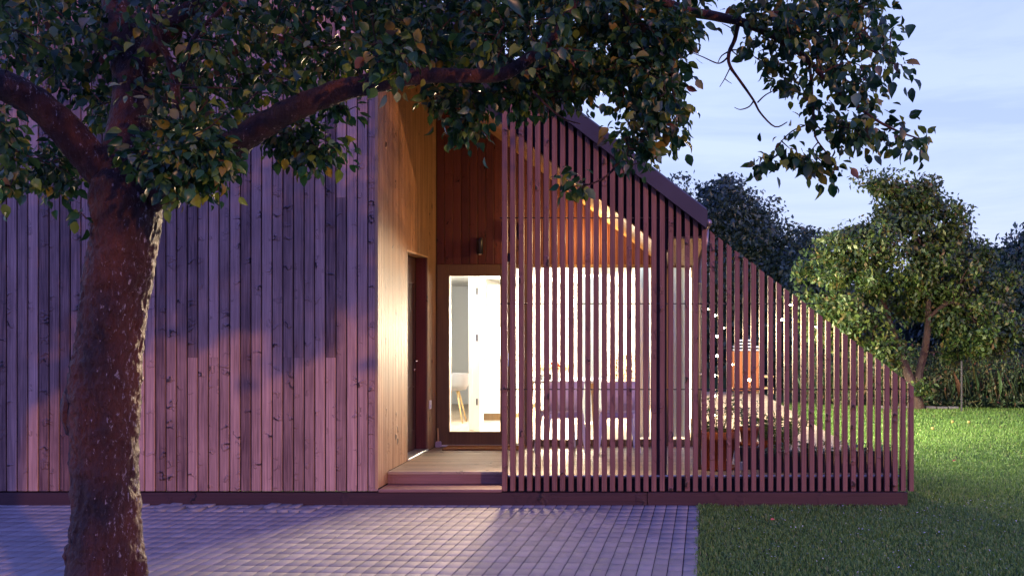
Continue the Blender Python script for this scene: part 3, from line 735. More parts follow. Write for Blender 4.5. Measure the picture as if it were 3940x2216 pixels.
# ------------------------------------------------------------------ things in the room
kc = thing('kitchen_cabinet', 'white tall kitchen cabinets with grooved fronts seen through the glazed door', 'cabinet', (-2.5, 7, DZ))
MB().box(-2.735, -2.16, 5.76, 8.5, DZ + .1, 1.18, .004).build('base_unit', M['white'], kc)
MB().box(-2.735, -2.40, 6.4, 8.5, 1.70, 2.38, .004).build('wall_unit', M['white'], kc)
m = MB()
for z in (.72, .95): m.box(-2.16, -2.156, 5.8, 8.48, z, z + .012)
m.box(-2.69, -2.22, 5.78, 8.5, DZ, DZ + .099); m.build('drawer_grip', M['frame'], kc)
MB().box(-2.735, -2.14, 5.75, 8.51, 1.181, 1.21, .003).build('worktop', M['steel'], kc)
dl = thing('inner_door', 'white inner door leaf standing open with three dark hinges', 'door', (-2.55, 4.3, DZ))
MB().box(-2.545, -2.445, 4.20, 4.245, DZ + .005, 2.40, .003).build('door_edge', M['white'], dl)
MB().box(-2.60, -2.547, 4.21, 5.05, DZ + .005, 2.40, .003).build('door_leaf', M['white'], dl)
for z in (.62, 1.50, 2.14): MB().box(-2.495, -2.475, 4.19, 4.199, z, z + .09, .001).build('hinge', M['blackp'], dl)
hw = thing('wardrobe', 'white tall hallway cupboard just inside the glazed door', 'wardrobe', (-2.72, 2.9, DZ))
MB().box(-2.86, -2.66, 2.47, 3.35, DZ, 2.44, .004).build('carcass', M['white'], hw)
MB().box(-2.658, -2.648, 2.90, 2.912, DZ + .05, 2.42).build('door_gap', M['steel'], hw)
hc = thing('grey_chair', 'grey shell chair with wooden legs inside the hallway', 'chair', (-3.05, 5.4, DZ))
m = MB(); m.lathe([(.04, .74), (.18, .76), (.22, .84), (.235, 1.00)], -3.05, 5.4, 18); m.build('seat', simple('grey_shell', (.25, .25, .26), .6), hc, True)
for a in (45, 135, 225, 315):
    c_, s_ = math.cos(R(a)), math.sin(R(a)); MB().tube([(-3.05 + .08 * c_, 5.4 + .08 * s_, .74), (-3.05 + .22 * c_, 5.4 + .22 * s_, DZ)], [.014, .009], 8).build('leg', M['palewood'], hc, True)
iw = thing('inner_window', 'dusky window with white frame in the far room wall', 'window', (-1.4, 8.98, 1.3))
def xf(px, Z): return (px - VX) * Z / FPX
def zf(py, Z): return CZ - (py - VY) * Z / FPX
Zf = 18.15
MB().box(xf(2110, Zf), xf(2200, Zf), 8.975, 8.985, zf(1385, Zf), zf(1192, Zf)).build('pane', M['glassfar'], iw)
m = MB()
for a, b, c, d in ((2104, 2110, 1391, 1186), (2200, 2206, 1391, 1186), (2152, 2156, 1385, 1192), (2110, 2200, 1192, 1186), (2110, 2200, 1391, 1385)):
    m.box(xf(a, Zf), xf(b, Zf), 8.955, 8.988, zf(c, Zf), zf(d, Zf))
m.build('window_frame', M['white'], iw)
sh = thing('wall_shelf', 'long pale shelf below the far room window', 'shelf', (-1.6, 8.8, .98))
MB().box(xf(2070, Zf), xf(2212, Zf), 8.72, 8.95, zf(1412, Zf), zf(1402, Zf), .004).build('shelf_board', M['palewood'], sh)
MB().box(xf(2075, Zf), xf(2080, Zf), 8.75, 8.95, zf(1440, Zf), zf(1413, Zf)).build('bracket', M['steel'], sh)
MB().box(xf(2200, Zf), xf(2206, Zf), 8.75, 8.95, zf(1440, Zf), zf(1413, Zf)).build('bracket', M['steel'], sh)
ab = MB().box(xf(2201, Zf), xf(2209, Zf), 8.93, 8.953, zf(1380, Zf), zf(1225, Zf), .003).build('brown_board', M['doorred'])
tag(ab, 'narrow brown wooden board leaning beside the far window', 'board')
fw = thing('firewood_rack', 'brown stack of firewood in a white rack behind the window', 'firewood rack', (-.6, 8.2, DZ))
m = MB(); rr = random.Random(4)
for i in range(9):
    for j in range(13):
        m.tube([(-.93 + i * .088 + rr.uniform(-.012, .012), 8.0, .38 + j * .066), (-.93 + i * .088, 8.35, .38 + j * .066)], rr.uniform(.03, .042), 7)
m.build('logs', M['brick'], fw)
m = MB(); m.box(-1.0, -.98, 7.98, 8.37, DZ, 1.32); m.box(-.16, -.14, 7.98, 8.37, DZ, 1.32); m.box(-.98, -.16, 7.98, 8.37, 1.29, 1.31); m.box(-.98, -.16, 7.98, 8.37, .30, .33); m.build('rack_frame', M['white'], fw)
for k, (pa, pb, Yc) in enumerate(((2222, 2330, 5.2), (2452, 2500, 3.1), (2588, 2655, 3.1))):
    m = MB(); xa, xb = xf(pa, Yc + 9.2), xf(pb, Yc + 9.2); n = max(12, int((xb - xa) / .02)); vs = []; fs = []
    for i in range(n + 1):
        xx = xa + (xb - xa) * i / n; yy = Yc + .022 * math.sin(i * 1.35) + .008 * math.sin(i * .5)
        vs += [(xx, yy, DZ + .03), (xx, yy, 2.44)]
    fs = [(2 * i, 2 * i + 2, 2 * i + 3, 2 * i + 1) for i in range(n)]
    m.poly(vs, fs); o = m.build('curtain', M['curtain'])
    tag(o, ['pale sheer curtain hanging in the middle of the room', 'pale sheer curtain at the right end of the wide window', 'pale sheer curtain behind the narrow right-hand window'][k], 'curtain', 'sheer curtains')
tb = thing('dining_table', 'white dining table with pale wooden legs inside the wide window', 'table', (-1.25, 3.35, DZ))
MB().box(-1.75, -.75, 3.0, 3.9, .985, 1.015, .004).build('tabletop', M['white'], tb)
for x in (-1.68, -.82):
    for y in (3.07, 3.83): MB().tube([(x, y, .984), (x + (.03 if x < -1 else -.03) * -1, y, DZ)], [.026, .016], 8).build('leg', M['palewood'], tb, True)
vs_ = thing('flower_vase', 'red flowers in a white vase on the dining table', 'vase', (-1.29, 3.2, 1.015))
m = MB(); m.lathe([(0, 1.016), (.03, 1.017), (.045, 1.06), (.03, 1.11), (.02, 1.13), (.024, 1.14)], -1.29, 3.2, 16); m.build('vase_body', M['white'], vs_, True)
n_ = 60; ps = rng.normal(0, 1, (n_, 3)) * np.array((.022, .02, .026)) + np.array((-1.29, 3.2, 1.20))
leaves('petals', ps, rng.normal(0, 1, (n_, 3)), rng.normal(0, 1, (n_, 3)), np.full(n_, .045), M['red'], vs_)
for k, (px, py) in enumerate(((2081, 1591), (2112, 1593))):
    x, z = xf(px, 12.5), 1.016
    m = MB(); m.lathe([(0, z), (.028, z), (.036, z + .07), (.034, z + .07), (.026, z + .01), (0, z + .01)], x, 3.3, 16)
    o = m.build('cup', M['blackp'] if k else M['steel'], None, True); tag(o, ['grey cup on the dining table, farther from the flowers', 'black cup on the dining table, nearer the flowers'][k], 'cup')

# ------------------------------------------------------------------ deck furniture
def make_chair():
    t = thing('garden_chair', 'x', 'chair')
    L0 = Vector((0, 0, 0))
    m = MB(); m.box(-.205, .205, -.20, .20, .445, .46, .006); m.box(-.19, .19, -.195, -.18, .385, .444, .003); m.box(-.19, .19, .18, .195, .385, .444, .003)
    m.build('seat', M['shell'], t)
    m = MB(); vs = []; fs = []
    n = 10
    for i in range(n + 1):
        u = i / n * 2 - 1
        for (z, dy, sx_) in ((.47, 0, .19), (.62, -.03, .20), (.80, -.07, .205)):
            vs.append((u * sx_, -.185 + dy - .03 * (1 - u * u), z))
    for i in range(n):
        for j in range(2): fs.append((3 * i + j, 3 * i + 3 + j, 3 * i + 4 + j, 3 * i + 1 + j))
    m.poly(vs, fs); o = m.build('backrest', M['shell'], t, True)
    md = o.modifiers.new('t', 'SOLIDIFY'); md.thickness = .012
    for sx_ in (-1, 1):
        for sy_ in (-1, 1):
            x0, y0_ = sx_ * .185, sy_ * .175; x1_, y1_ = sx_ * .235, sy_ * .225
            m = MB(); w0, w1_ = .026, .014
            q = []
            for (cx, cy, cz, ww) in ((x0, y0_, .444, w0), (x1_, y1_, 0.0, w1_)):
                q += [(cx - ww, cy - ww, cz), (cx + ww, cy - ww, cz), (cx + ww, cy + ww, cz), (cx - ww, cy + ww, cz)]
            m.poly(q, [(0, 1, 2, 3), (7, 6, 5, 4), (0, 4, 5, 1), (1, 5, 6, 2), (2, 6, 7, 3), (3, 7, 4, 0)])
            m.build('leg', M['chairwhite'], t)
    MB().box(-.206, .206, -.206, -.2005, .455, .472, .002).build('seat_edge', M['chairwhite'], t)
    return t
ch = make_chair(); ch.location = (xf(2158, 11.2), 1.96, DZ + .0005); ch.rotation_euler = (0, 0, R(22))
ch['label'] = 'lilac and white chair on the deck, nearer the glazed door'; ch['group'] = 'chairs on the deck by the wide window'
c2 = copy_tree(ch); c2.location = (xf(2374, 11.2), 1.96, DZ + .0005); c2.rotation_euler = (0, 0, R(8))
c2['label'] = 'lilac and white chair on the deck, farther from the glazed door'
dm = MB().box(xs(1722) + .03, xs(2030), 1.98, 2.33, DZ + .001, DZ + .020, .004).build('doormat', M['mat'])
tag(dm, 'flat brown coir doormat in front of the glazed door', 'doormat')
so_ = thing('wall_socket', 'small white outdoor socket low on the orange recess wall', 'socket', (RX + .01, 2.06, .79))
MB().box(RX + .001, RX + .02, 2.03, 2.10, .74, .84, .004).build('cover', M['white'], so_)
MB().box(RX + .0201, RX + .026, 2.045, 2.085, .75, .79, .002).build('flap', M['steel'], so_)
bt = thing('small_broom', 'short pinkish hand broom standing in the recess corner', 'broom', (RX + .05, 2.28, DZ))
MB().tube([(RX + .05, 2.30, DZ + .06), (RX + .035, 2.35, DZ + .22)], [.012, .008], 8).build('handle', M['palewood'], bt, True)
MB().box(RX + .02, RX + .085, 2.26, 2.33, DZ + .001, DZ + .07, .01).build('bristles', M['shell'], bt)

def pot(name, label, cx, cy, rt, rb, h, z0=DZ):
    t = thing(name, label, 'flower pot', (cx, cy, z0))
    m = MB(); z0 += .02
    m.lathe([(0, z0), (rb, z0), (rb * 1.01, z0 + .01), (rt * .93, z0 + h * .78), (rt, z0 + h * .78), (rt * 1.01, z0 + h * .8), (rt * 1.02, z0 + h - .006), (rt, z0 + h), (rt * .93, z0 + h), (rt * .90, z0 + h * .86)], cx, cy, 36)
    m.build('pot_body', M['terra'], t, True)
    MB().lathe([(rt * .91, z0 + h * .88), (0, z0 + h * .90)], cx, cy, 24).build('soil', M['soil'], t)
    MB().lathe([(0, z0 - .019), (rb * 1.3, z0 - .019), (rb * 1.42, z0 + .008), (rb * 1.36, z0 + .008), (rb * 1.2, z0 - .008), (0, z0 - .008)], cx, cy, 30).build('saucer', M['terra'], t, True)
    return z0 + h * .88
def stems(name, label, cx, cy, z, r, h, n, leafm, lsize, lean=.3, per=26, width=.8):
    t = thing(name, label, 'plant', (cx, cy, z)); m = MB(); P = []; Dd = []; rr = random.Random(int(cx * 100) + n)
    for i in range(n):
        a = rr.uniform(0, 6.28); q = r * math.sqrt(rr.random()); b = Vector((cx + q * math.cos(a), cy + q * math.sin(a), z - .02))
        hh = h * rr.uniform(.5, 1.0); d = Vector((math.cos(a) * lean * rr.uniform(.2, 1), math.sin(a) * lean * rr.uniform(.2, 1), 1))
        pts = [Vector((cx, cy, z - .03))] + [b + d * (hh * s) + Vector((math.sin(s * 3 + i) * .012, 0, -lean * .25 * hh * s * s)) for s in (0, .35, .7, 1.0)]
        m.tube(pts, [.004, .003, .0026, .002, .001], 5); pts = pts[1:]
        for k in range(per):
            s = rr.uniform(.12, 1.0); j = min(int(s * 3), 2); p = pts[j].lerp(pts[j + 1], s * 3 - j if s < 1 else 1)
            P.append(p); Dd.append((rr.gauss(0, 1), rr.gauss(0, 1), rr.uniform(-.2, .9)))
    m.build('stems', leafm, t)
    P = np.array([tuple(p) for p in P]); Dd = np.array(Dd); k = len(P)
    leaves('leaves', P, Dd, rng.normal(0, 1, (k, 3)) + np.array((0, 0, 1.2)), lsize * (.6 + .7 * rng.random(k)), leafm, t, width=width)
zp = pot('terracotta_pot', 'large orange terracotta pot behind the slats right of the post', xf(2762, 9.72), .52, .198, .135, .36)
stems('tall_herb_plant', 'tall leafy stems growing out of the large terracotta pot', xf(2762, 9.72), .52, zp, .16, .50, 34, M['potleaf'], .030, per=17)
zp2 = pot('terracotta_pot', 'smaller orange terracotta pot raised on a black crate', xf(2882, 9.75), .55, .100, .075, .165, .50)
stems('potted_shrub', 'thin spotted stems growing out of the smaller terracotta pot', xf(2884, 9.75), .55, zp2, .08, .34, 16, M['ivy'], .028)
cr_ = thing('black_crate', 'black plastic crate carrying the smaller terracotta pot', 'crate', (xf(2882, 9.75), .55, DZ))
xc = xf(2880, 9.75); m = MB()
m.box(xc - .10, xc + .10, .44, .66, DZ + .001, .498, .008); m.build('crate_body', M['blackp'], cr_)
m = MB()
for i in range(4): m.box(xc - .09 + i * .05, xc - .06 + i * .05, .436, .4395, DZ + .04, .46)
m.build('crate_ribs', M['rod'], cr_)
tw = thing('garden_trowel', 'small trowel with pale handle leaning against the crate', 'trowel', (xf(2840, 9.5), .33, DZ))
MB().tube([(xf(2838, 9.6), .36, .50), (xf(2848, 9.5), .34, .36)], [.010, .012], 8).build('handle', M['palewood'], tw, True)
MB().box(xf(2845, 9.5), xf(2860, 9.5), .33, .338, DZ + .01, .365, .003).build('blade', M['steel'], tw)
# bushy green plant + long planters
sh2 = pot('terracotta_pot', 'terracotta pot half hidden under the bushy green plant', xf(2975, 10.2), 1.0, .13, .09, .22)
stems('bushy_herb', 'bushy bright green herb spilling over its pot', xf(2985, 10.2), 1.0, sh2 - .05, .15, .42, 70, M['potleaf'], .055, .75, 22, .35)
def planter(xa, xb, y, label, plabel, zt):
    t = thing('long_planter', label, 'planter', ((xa + xb) / 2, y, DZ), group='long planters along the deck edge')
    m = MB(); d = .01
    for (a, b, c, e_) in ((xa, xb, y, y + d), (xa, xb, y + .17, y + .18), (xa, xa + d, y + d, y + .17), (xb - d, xb, y + d, y + .17)): m.box(a, b, c, e_, DZ + .001, zt)
    m.box(xa + d, xb - d, y + d, y + .17, DZ + .001, DZ + .012)
    m.build('trough', M['blackp'], t)
    m = MB(); m.box(xa - .008, xb + .008, y - .009, y - .0005, zt - .028, zt + .004, .002); m.box(xa - .008, xb + .008, y + .1805, y + .189, zt - .028, zt + .004, .002); m.build('rim', M['green_plastic'], t)
    MB().box(xa + .011, xb - .011, y + .011, y + .169, zt - .05, zt - .02).build('soil', M['soil'], t)
    n = int((xb - xa) / .030); P = []; Dd = []; rr = random.Random(int(xa * 50)); tp = thing('planter_greens', plabel, 'plant', ((xa + xb) / 2, y + .09, zt), group='greens growing in the long planters'); m = MB()
    for i in range(n):
        bx = rr.uniform(xa + .03, xb - .03); by = y + rr.uniform(.03, .15); h = rr.uniform(.03, .11) * (1.0 if rr.random() < .8 else 1.6)
        tip = Vector((bx + rr.gauss(0, .03), by + rr.gauss(0, .02), zt + h)); m.tube([(bx, by, zt - .03), tip], [.0022, .001], 5)
        for k in range(8):
            p = Vector((bx, by, zt - .01)).lerp(tip, rr.uniform(.1, 1)); P.append(tuple(p)); Dd.append((rr.gauss(0, 1), rr.gauss(0, 1), rr.uniform(-.3, .7)))
    m.build('stems', M['ivy'], tp); P = np.array(P); Dd = np.array(Dd); k = len(P)
    leaves('leaves', P, Dd, rng.normal(0, .6, (k, 3)) + np.array((0, 0, 1.)), .024 + .03 * rng.random(k), M['ivy'], tp)
planter(xf(2940, 9.5), xf(3168, 9.5), .24, 'long black planter with green rim, nearer the terracotta pots', 'low mixed greens in the planter nearer the terracotta pots', .455)
planter(xf(3178, 9.5), xf(3445, 9.5), .24, 'long black planter with green rim, at the screen end', 'low mixed greens in the planter at the screen end', .455)
stems('spiky_flower', 'dark spiky flower heads rising from the long planter', xf(3120, 9.55), .33, .45, .09, .17, 9, M['darkleaf'], .05, .5, 12, .35)

# outdoor kitchen cart at the far end of the terrace
bx0, bx1, by = xf(2818, 21.3), xf(2922, 21.3), 12.0
bk = thing('grill_cart', 'orange wooden grill cart with steel top at the terrace far end', 'grill cart', ((bx0 + bx1) / 2, by, DZ))
m = MB(); m.box(bx0, bx1, by, by + .5, DZ + .06, 1.19, .006); m.build('cabinet', M['orangewood'], bk)
m = MB(); m.box(bx0 + .04, (bx0 + bx1) / 2 - .01, by - .012, by - .001, DZ + .12, .70, .003); m.box((bx0 + bx1) / 2 + .01, bx1 - .04, by - .012, by - .001, DZ + .12, .70, .003); m.build('door', M['orangewood'], bk)
MB().box((bx0 + bx1) / 2 - .07, (bx0 + bx1) / 2 - .04, by - .04, by - .013, .45, .95, .004).build('door_handle', M['palewood'], bk)
m = MB(); m.box(bx0 - .02, bx1 + .30, by, by + .5, .36, .40, .003); m.box(bx1 + .002, bx1 + .30, by, by + .5, .52 + .1, .66, .003); m.box(bx1 + .27, bx1 + .30, by, by + .03, DZ, .36); m.build('side_shelf', M['palewood'], bk)
m = MB()
for k, z in enumerate((1.20, 1.27, 1.34, 1.41)): m.box(bx0 + .12 - .1 * (k < 2), bx1 - .12 + .1 * (k < 2), by + .02, by + .46, z, z + .035, .004)
m.build('steel_grates', M['steel'], bk)
for x in (bx0 + .03, bx1 - .07): MB().box(x, x + .04, by + .02, by + .06, DZ, DZ + .06).build('leg', M['frame'], bk)

# ------------------------------------------------------------------ string of fairy lights
st = thing('string_lights', 'string of tiny warm fairy lights looped behind the slats', 'string lights', (.6, .09, 1.5))
bp = [(2724, 1190), (2750, 1215), (2786, 1262), (2759, 1293), (2759, 1369), (2818, 1402), (2749, 1444), (2749, 1523), (2751, 1597), (2882, 1461), (3010, 1230), (3042, 1172), (3138, 1258)]
YS = .085; bw_ = [at(px, py, 9.2 + YS + .012) for px, py in bp]
pts = []
for a, b in zip(bw_[:-1], bw_[1:]):
    for s in np.linspace(0, 1, 6)[:-1]:
        p = a.lerp(b, s); p.z -= .03 * math.sin(s * math.pi); pts.append(p)
pts.append(bw_[-1]); MB().tube(pts, .0018, 5).build('cable', M['wire'], st)
for i, p in enumerate(bw_):
    m = MB(); r_ = .0115 if i in (1, 3, 4, 6, 7, 9, 10, 11) else .0055
    m.lathe([(.0005, p.z - r_), (r_ * .7, p.z - r_ * .7), (r_, p.z), (r_ * .7, p.z + r_ * .7), (.0005, p.z + r_)], p.x, p.y, 10); m.build('bulb', M['bulb'], st, True)
    if i in (1, 3, 4, 7, 9, 10, 11): lamp_or_fill('POINT', (p.x, p.y + .01, p.z), .35, (1.0, .62, .28), .008)
# ------------------------------------------------------------------ foreground apple tree
DS = 3940 / 2576.0
ZT = 5.0
apple = thing('apple_tree', 'big old apple tree with rusty bark spreading over the paving', 'tree', (at(430, 2216, ZT).x, CY + ZT, 0))
def dpt(x, y, Z=ZT): return at(x * DS, y * DS, Z)
def smooth_path(P, n=6):
    """Catmull-Rom through (point, radius)"""
    out = []
    for i in range(len(P) - 1):
        p0 = P[max(i - 1, 0)]; p1 = P[i]; p2 = P[i + 1]; p3 = P[min(i + 2, len(P) - 1)]
        for k in range(n):
            t = k / n
            q = [.5 * ((2 * b) + (-a + c) * t + (2 * a - 5 * b + 4 * c - d) * t * t + (-a + 3 * b - 3 * c + d) * t ** 3) for a, b, c, d in zip(p0, p1, p2, p3)]
            out.append(q)
    out.append(list(P[-1])); return out
def limb(mb, P, n=8, seg=20, amp=.12, f=9.0, skel=None, rel=0.0):
    """P: list of (x,y(d px), Z, radius in d px)"""
    Q = [(*dpt(x, y, Z), r * DS * Z / FPX * (.89 if rel > 1 else (.93 if rel > 0 else 1))) for x, y, Z, r in P]
    Q = smooth_path(Q, n); b = len(mb.v); pts = [Vector(q[:3]) for q in Q]; N_ = len(pts); ref = None
    for i, p in enumerate(pts):
        t = (pts[min(i + 1, N_ - 1)] - pts[max(i - 1, 0)]).normalized()
        if ref is None: ref = t.orthogonal().normalized()
        ref = (ref - t * ref.dot(t)).normalized(); bi = t.cross(ref)
        for k in range(seg):
            a = 2 * math.pi * k / seg; dr = ref * math.cos(a) + bi * math.sin(a); r = Q[i][3]
            w3 = p + dr * r; nn = noise.noise(w3 * f) + .5 * noise.noise(w3 * f * 2.7); q3 = Vector((w3.x, w3.y, w3.z * .45)); nn += rel * (.5 - abs(noise.noise(q3 * 34))) + rel * .6 * (.5 - abs(noise.noise(q3 * 75)))
            mb.v.append(tuple(p + dr * r * (1 + amp * nn)))
    for i in range(N_ - 1):
        for k in range(seg):
            k2 = (k + 1) % seg; mb.f.append((b + i * seg + k, b + i * seg + k2, b + (i + 1) * seg + k2, b + (i + 1) * seg + k))
    mb.f.append(tuple(b + k for k in reversed(range(seg)))); mb.f.append(tuple(b + (N_ - 1) * seg + k for k in range(seg)))
    if skel is not None: skel += [p.copy() for p in pts[::(2 if n < 12 else 6)]]
skel = []
tr = MB()
zb = lambda x: 0
base_y = (VY + CZ * FPX / ZT) / DS + 14
limb(tr, [(272, base_y, 5.02, 122), (270, 1560, 5.0, 105), (268, 1449, 5.0, 98), (268, 1340, 5.0, 86), (267, 1240, 5.0, 82), (262, 1130, 5.0, 82), (263, 1040, 5.0, 86), (265, 960, 5.0, 88), (275, 880, 5.0, 82), (283, 800, 5.0, 82), (296, 700, 5.0, 83), (310, 630, 5.0, 83), (318, 560, 5.0, 84), (318, 505, 5.0, 88), (312, 455, 5.0, 78), (315, 400, 5.02, 62), (325, 330, 5.06, 52), (335, 230, 5.12, 48), (320, 110, 5.2, 46), (300, 0, 5.3, 42), (290, -140, 5.4, 34), (310, -320, 5.45, 22), (350, -520, 5.4, 10)], n=22, seg=120, amp=.085, f=10, skel=skel, rel=1.1)
# burls
for (x, y, r) in ((186, 1030, 34), (180, 1395, 22), (350, 1440, 22)):
    c_ = dpt(x, y, 4.97); rad = r * DS * ZT / FPX; b = len(tr.v)
    nth, nph = 10, 14
    for i in range(nth + 1):
        th = math.pi * i / nth
        for k in range(nph):
            a = 2 * math.pi * k / nph; d = Vector((math.sin(th) * math.cos(a) * (.8 if x < 300 else 1), math.sin(th) * math.sin(a), math.cos(th) * (2.0 if y < 1200 else 1.5)))
            tr.v.append(tuple(c_ + d * rad * (1 + .25 * noise.noise(c_ * 7 + d * 2))))
    for i in range(nth):
        for k in range(nph):
            k2 = (k + 1) % nph; tr.f.append((b + i * nph + k, b + (i + 1) * nph + k, b + (i + 1) * nph + k2, b + i * nph + k2))
tr.build('trunk', M['bark'], apple, True)
br = MB()
limb(br, [(300, 500, 5.0, 44), (262, 440, 4.97, 46), (215, 385, 4.93, 43), (160, 320, 4.88, 42), (95, 262, 4.82, 40), (30, 225, 4.76, 40), (-60, 190, 4.7, 38), (-180, 120, 4.6, 30), (-320, 10, 4.5, 18), (-430, -90, 4.45, 8)], 18, 64, .12, 12, skel, .8)
limb(br, [(345, 530, 5.0, 34), (385, 498, 4.98, 33), (430, 462, 4.96, 30), (490, 425, 4.95, 34), (560, 388, 4.94, 38), (640, 330, 4.93, 33), (740, 275, 4.90, 30), (850, 232, 4.86, 28), (950, 207, 4.83, 25), (1050, 192, 4.82, 21), (1180, 192, 4.82, 18), (1260, 188, 4.82, 17), (1320, 155, 4.84, 15), (1385, 100, 4.86, 12), (1440, 20, 4.9, 9), (1480, -90, 4.95, 7)], 18, 64, .13, 13, skel, .8)
limb(br, [(440, 520, 5.02, 12), (447, 400, 4.9, 11), (445, 300, 4.86, 11), (440, 220, 4.84, 11), (425, 150, 4.82, 9), (395, 90, 4.8, 8), (370, 0, 4.8, 6), (360, -80, 4.8, 4)], 5, 10, .1, 20, skel)
limb(br, [(440, 230, 4.84, 8), (470, 140, 4.86, 8), (500, 80, 4.88, 7), (560, 20, 4.9, 5), (620, -60, 4.9, 3)], 5, 10, .1, 20, skel)
limb(br, [(330, 200, 5.1, 30), (420, 80, 5.15, 26), (560, -60, 5.25, 22), (760, -200, 5.3, 18), (1000, -260, 5.3, 15), (1250, -230, 5.25, 13), (1450, -130, 5.2, 12), (1600, -30, 5.15, 12), (1720, 25, 5.1, 12), (1800, 42, 5.1, 12), (1880, 62, 5.1, 11), (1960, 100, 5.1, 9), (2030, 150, 5.1, 7), (2080, 205, 5.1, 5.5), (2140, 255, 5.1, 4.5), (2200, 300, 5.1, 3.5), (2262, 332, 5.1, 2.6), (2315, 350, 5.1, 1.5)], 6, 14, .12, 16, skel)
def c3(x, y): return (2540 + x / 1.811) / DS, (y / 1.811) / DS
def tw3(P, r0, r1, Z=5.1):
    n = len(P); limb(br, [(*c3(x, y), Z + .03 * math.sin(i * 1.7), r0 + (r1 - r0) * i / (n - 1)) for i, (x, y) in enumerate(P)], 4, 7, .15, 30, skel)
tw3([(545, 170), (520, 280), (480, 370), (485, 460), (560, 570), (650, 700), (700, 790), (800, 885), (885, 852)], 6.0, 1.3)
tw3([(480, 390), (440, 430), (395, 442), (300, 400), (200, 360)], 2.6, .9)
tw3([(500, 350), (430, 390), (400, 445)], 2.2, 1.0); tw3([(500, 355), (550, 400), (572, 430)], 1.8, .9); tw3([(500, 350), (600, 355), (660, 400)], 2.0, .9)
tw3([(490, 470), (450, 550), (415, 607)], 1.8, .8); tw3([(450, 550), (475, 570), (498, 584)], 1.3, .7)
tw3([(655, 700), (620, 745), (560, 765), (518, 750)], 2.1, .9); tw3([(680, 715), (740, 660), (840, 612)], 2.1, 1.0)
tw3([(520, 220), (480, 190), (430, 165)], 1.8, .8)
tw3([(1040, 440), (1052, 560), (1062, 700), (1075, 860), (1080, 950), (1130, 1030), (1190, 1100)], 4.4, 1.6)
tw3([(1080, 860), (1130, 910), (1190, 905), (1200, 840), (1150, 780)], 2.2, 1.1); tw3([(1010, 875), (920, 915), (850, 980), (800, 1040)], 2.0, .9)
tw3([(960, 460), (910, 590), (870, 700)], 1.8, .9); tw3([(740, 80), (900, 110), (1000, 170), (1100, 230)], 4, 2); tw3([(1100, 0), (1230, 90), (1370, 210), (1450, 190), (1500, 100)], 4, 1.6)
tw3([(1370, 210), (1440, 330), (1560, 390), (1640, 400)], 2.4, 1.2); tw3([(1300, 60), (1420, 20), (1520, 0)], 2, 1.2)
# free twigs over the paving side
for P in ([(610, 272), (640, 240), (690, 192)], [(460, 222), (530, 221), (600, 223)], [(1240, 195), (1248, 150), (1280, 100)], [(1340, 230), (1380, 270), (1420, 300), (1460, 312)], [(1560, 400), (1530, 440), (1480, 465), (1420, 470)], [(1700, 120), (1690, 200), (1700, 260)], [(1560, 20), (1600, 90), (1640, 170)]):
    limb(br, [(x, y, 4.95, 3.6 - 2.2 * i / (len(P) - 1)) for i, (x, y) in enumerate(P)], 4, 7, .15, 30, skel)
branches = br.build('branches', M['bark'], apple, True)

# clusters of leaves: (polygon in px of a 2576-wide picture, clusters, depth range)
def inpoly(x, y, P):
    r = False; j = len(P) - 1
    for i in range(len(P)):
        xi, yi = P[i]; xj, yj = P[j]
        if (yi > y) != (yj > y) and x < (xj - xi) * (y - yi) / (yj - yi) + xi: r = not r
        j = i
    return r
R3 = [c3(*p) for p in [(560, -60), (560, 190), (640, 300), (700, 400), (720, 540), (790, 610), (860, 590), (900, 540), (950, 470), (1010, 430), (1100, 490), (1200, 580), (1300, 590), (1340, 640), (1460, 650), (1490, 580), (1470, 470), (1590, 480), (1690, 550), (1770, 420), (1690, 370), (1630, 260), (1570, 90), (1540, -60)]]
S1 = [c3(*p) for p in [(1150, 940), (1190, 880), (1220, 800), (1360, 780), (1500, 810), (1740, 870), (1840, 980), (1780, 1060), (1600, 1040), (1440, 980), (1310, 980), (1220, 970)]]
S2 = [c3(*p) for p in [(860, 930), (940, 850), (1000, 860), (975, 990), (930, 1060), (880, 1100), (740, 1170), (620, 1170), (650, 1110), (730, 1040), (800, 1040)]]
S3 = [c3(*p) for p in [(920, 1180), (960, 1090), (1060, 1055), (1150, 1070), (1230, 1130), (1250, 1230), (1190, 1290), (1120, 1250), (1085, 1180), (1000, 1200)]]
S4 = [c3(*p) for p in [(930, 560), (1040, 540), (1060, 680), (980, 690)]]
S5 = [c3(*p) for p in [(1060, 700), (1130, 720), (1100, 790), (1040, 800)]]
S6 = [c3(*p) for p in [(1400, 700), (1530, 680), (1560, 740), (1450, 740)]]
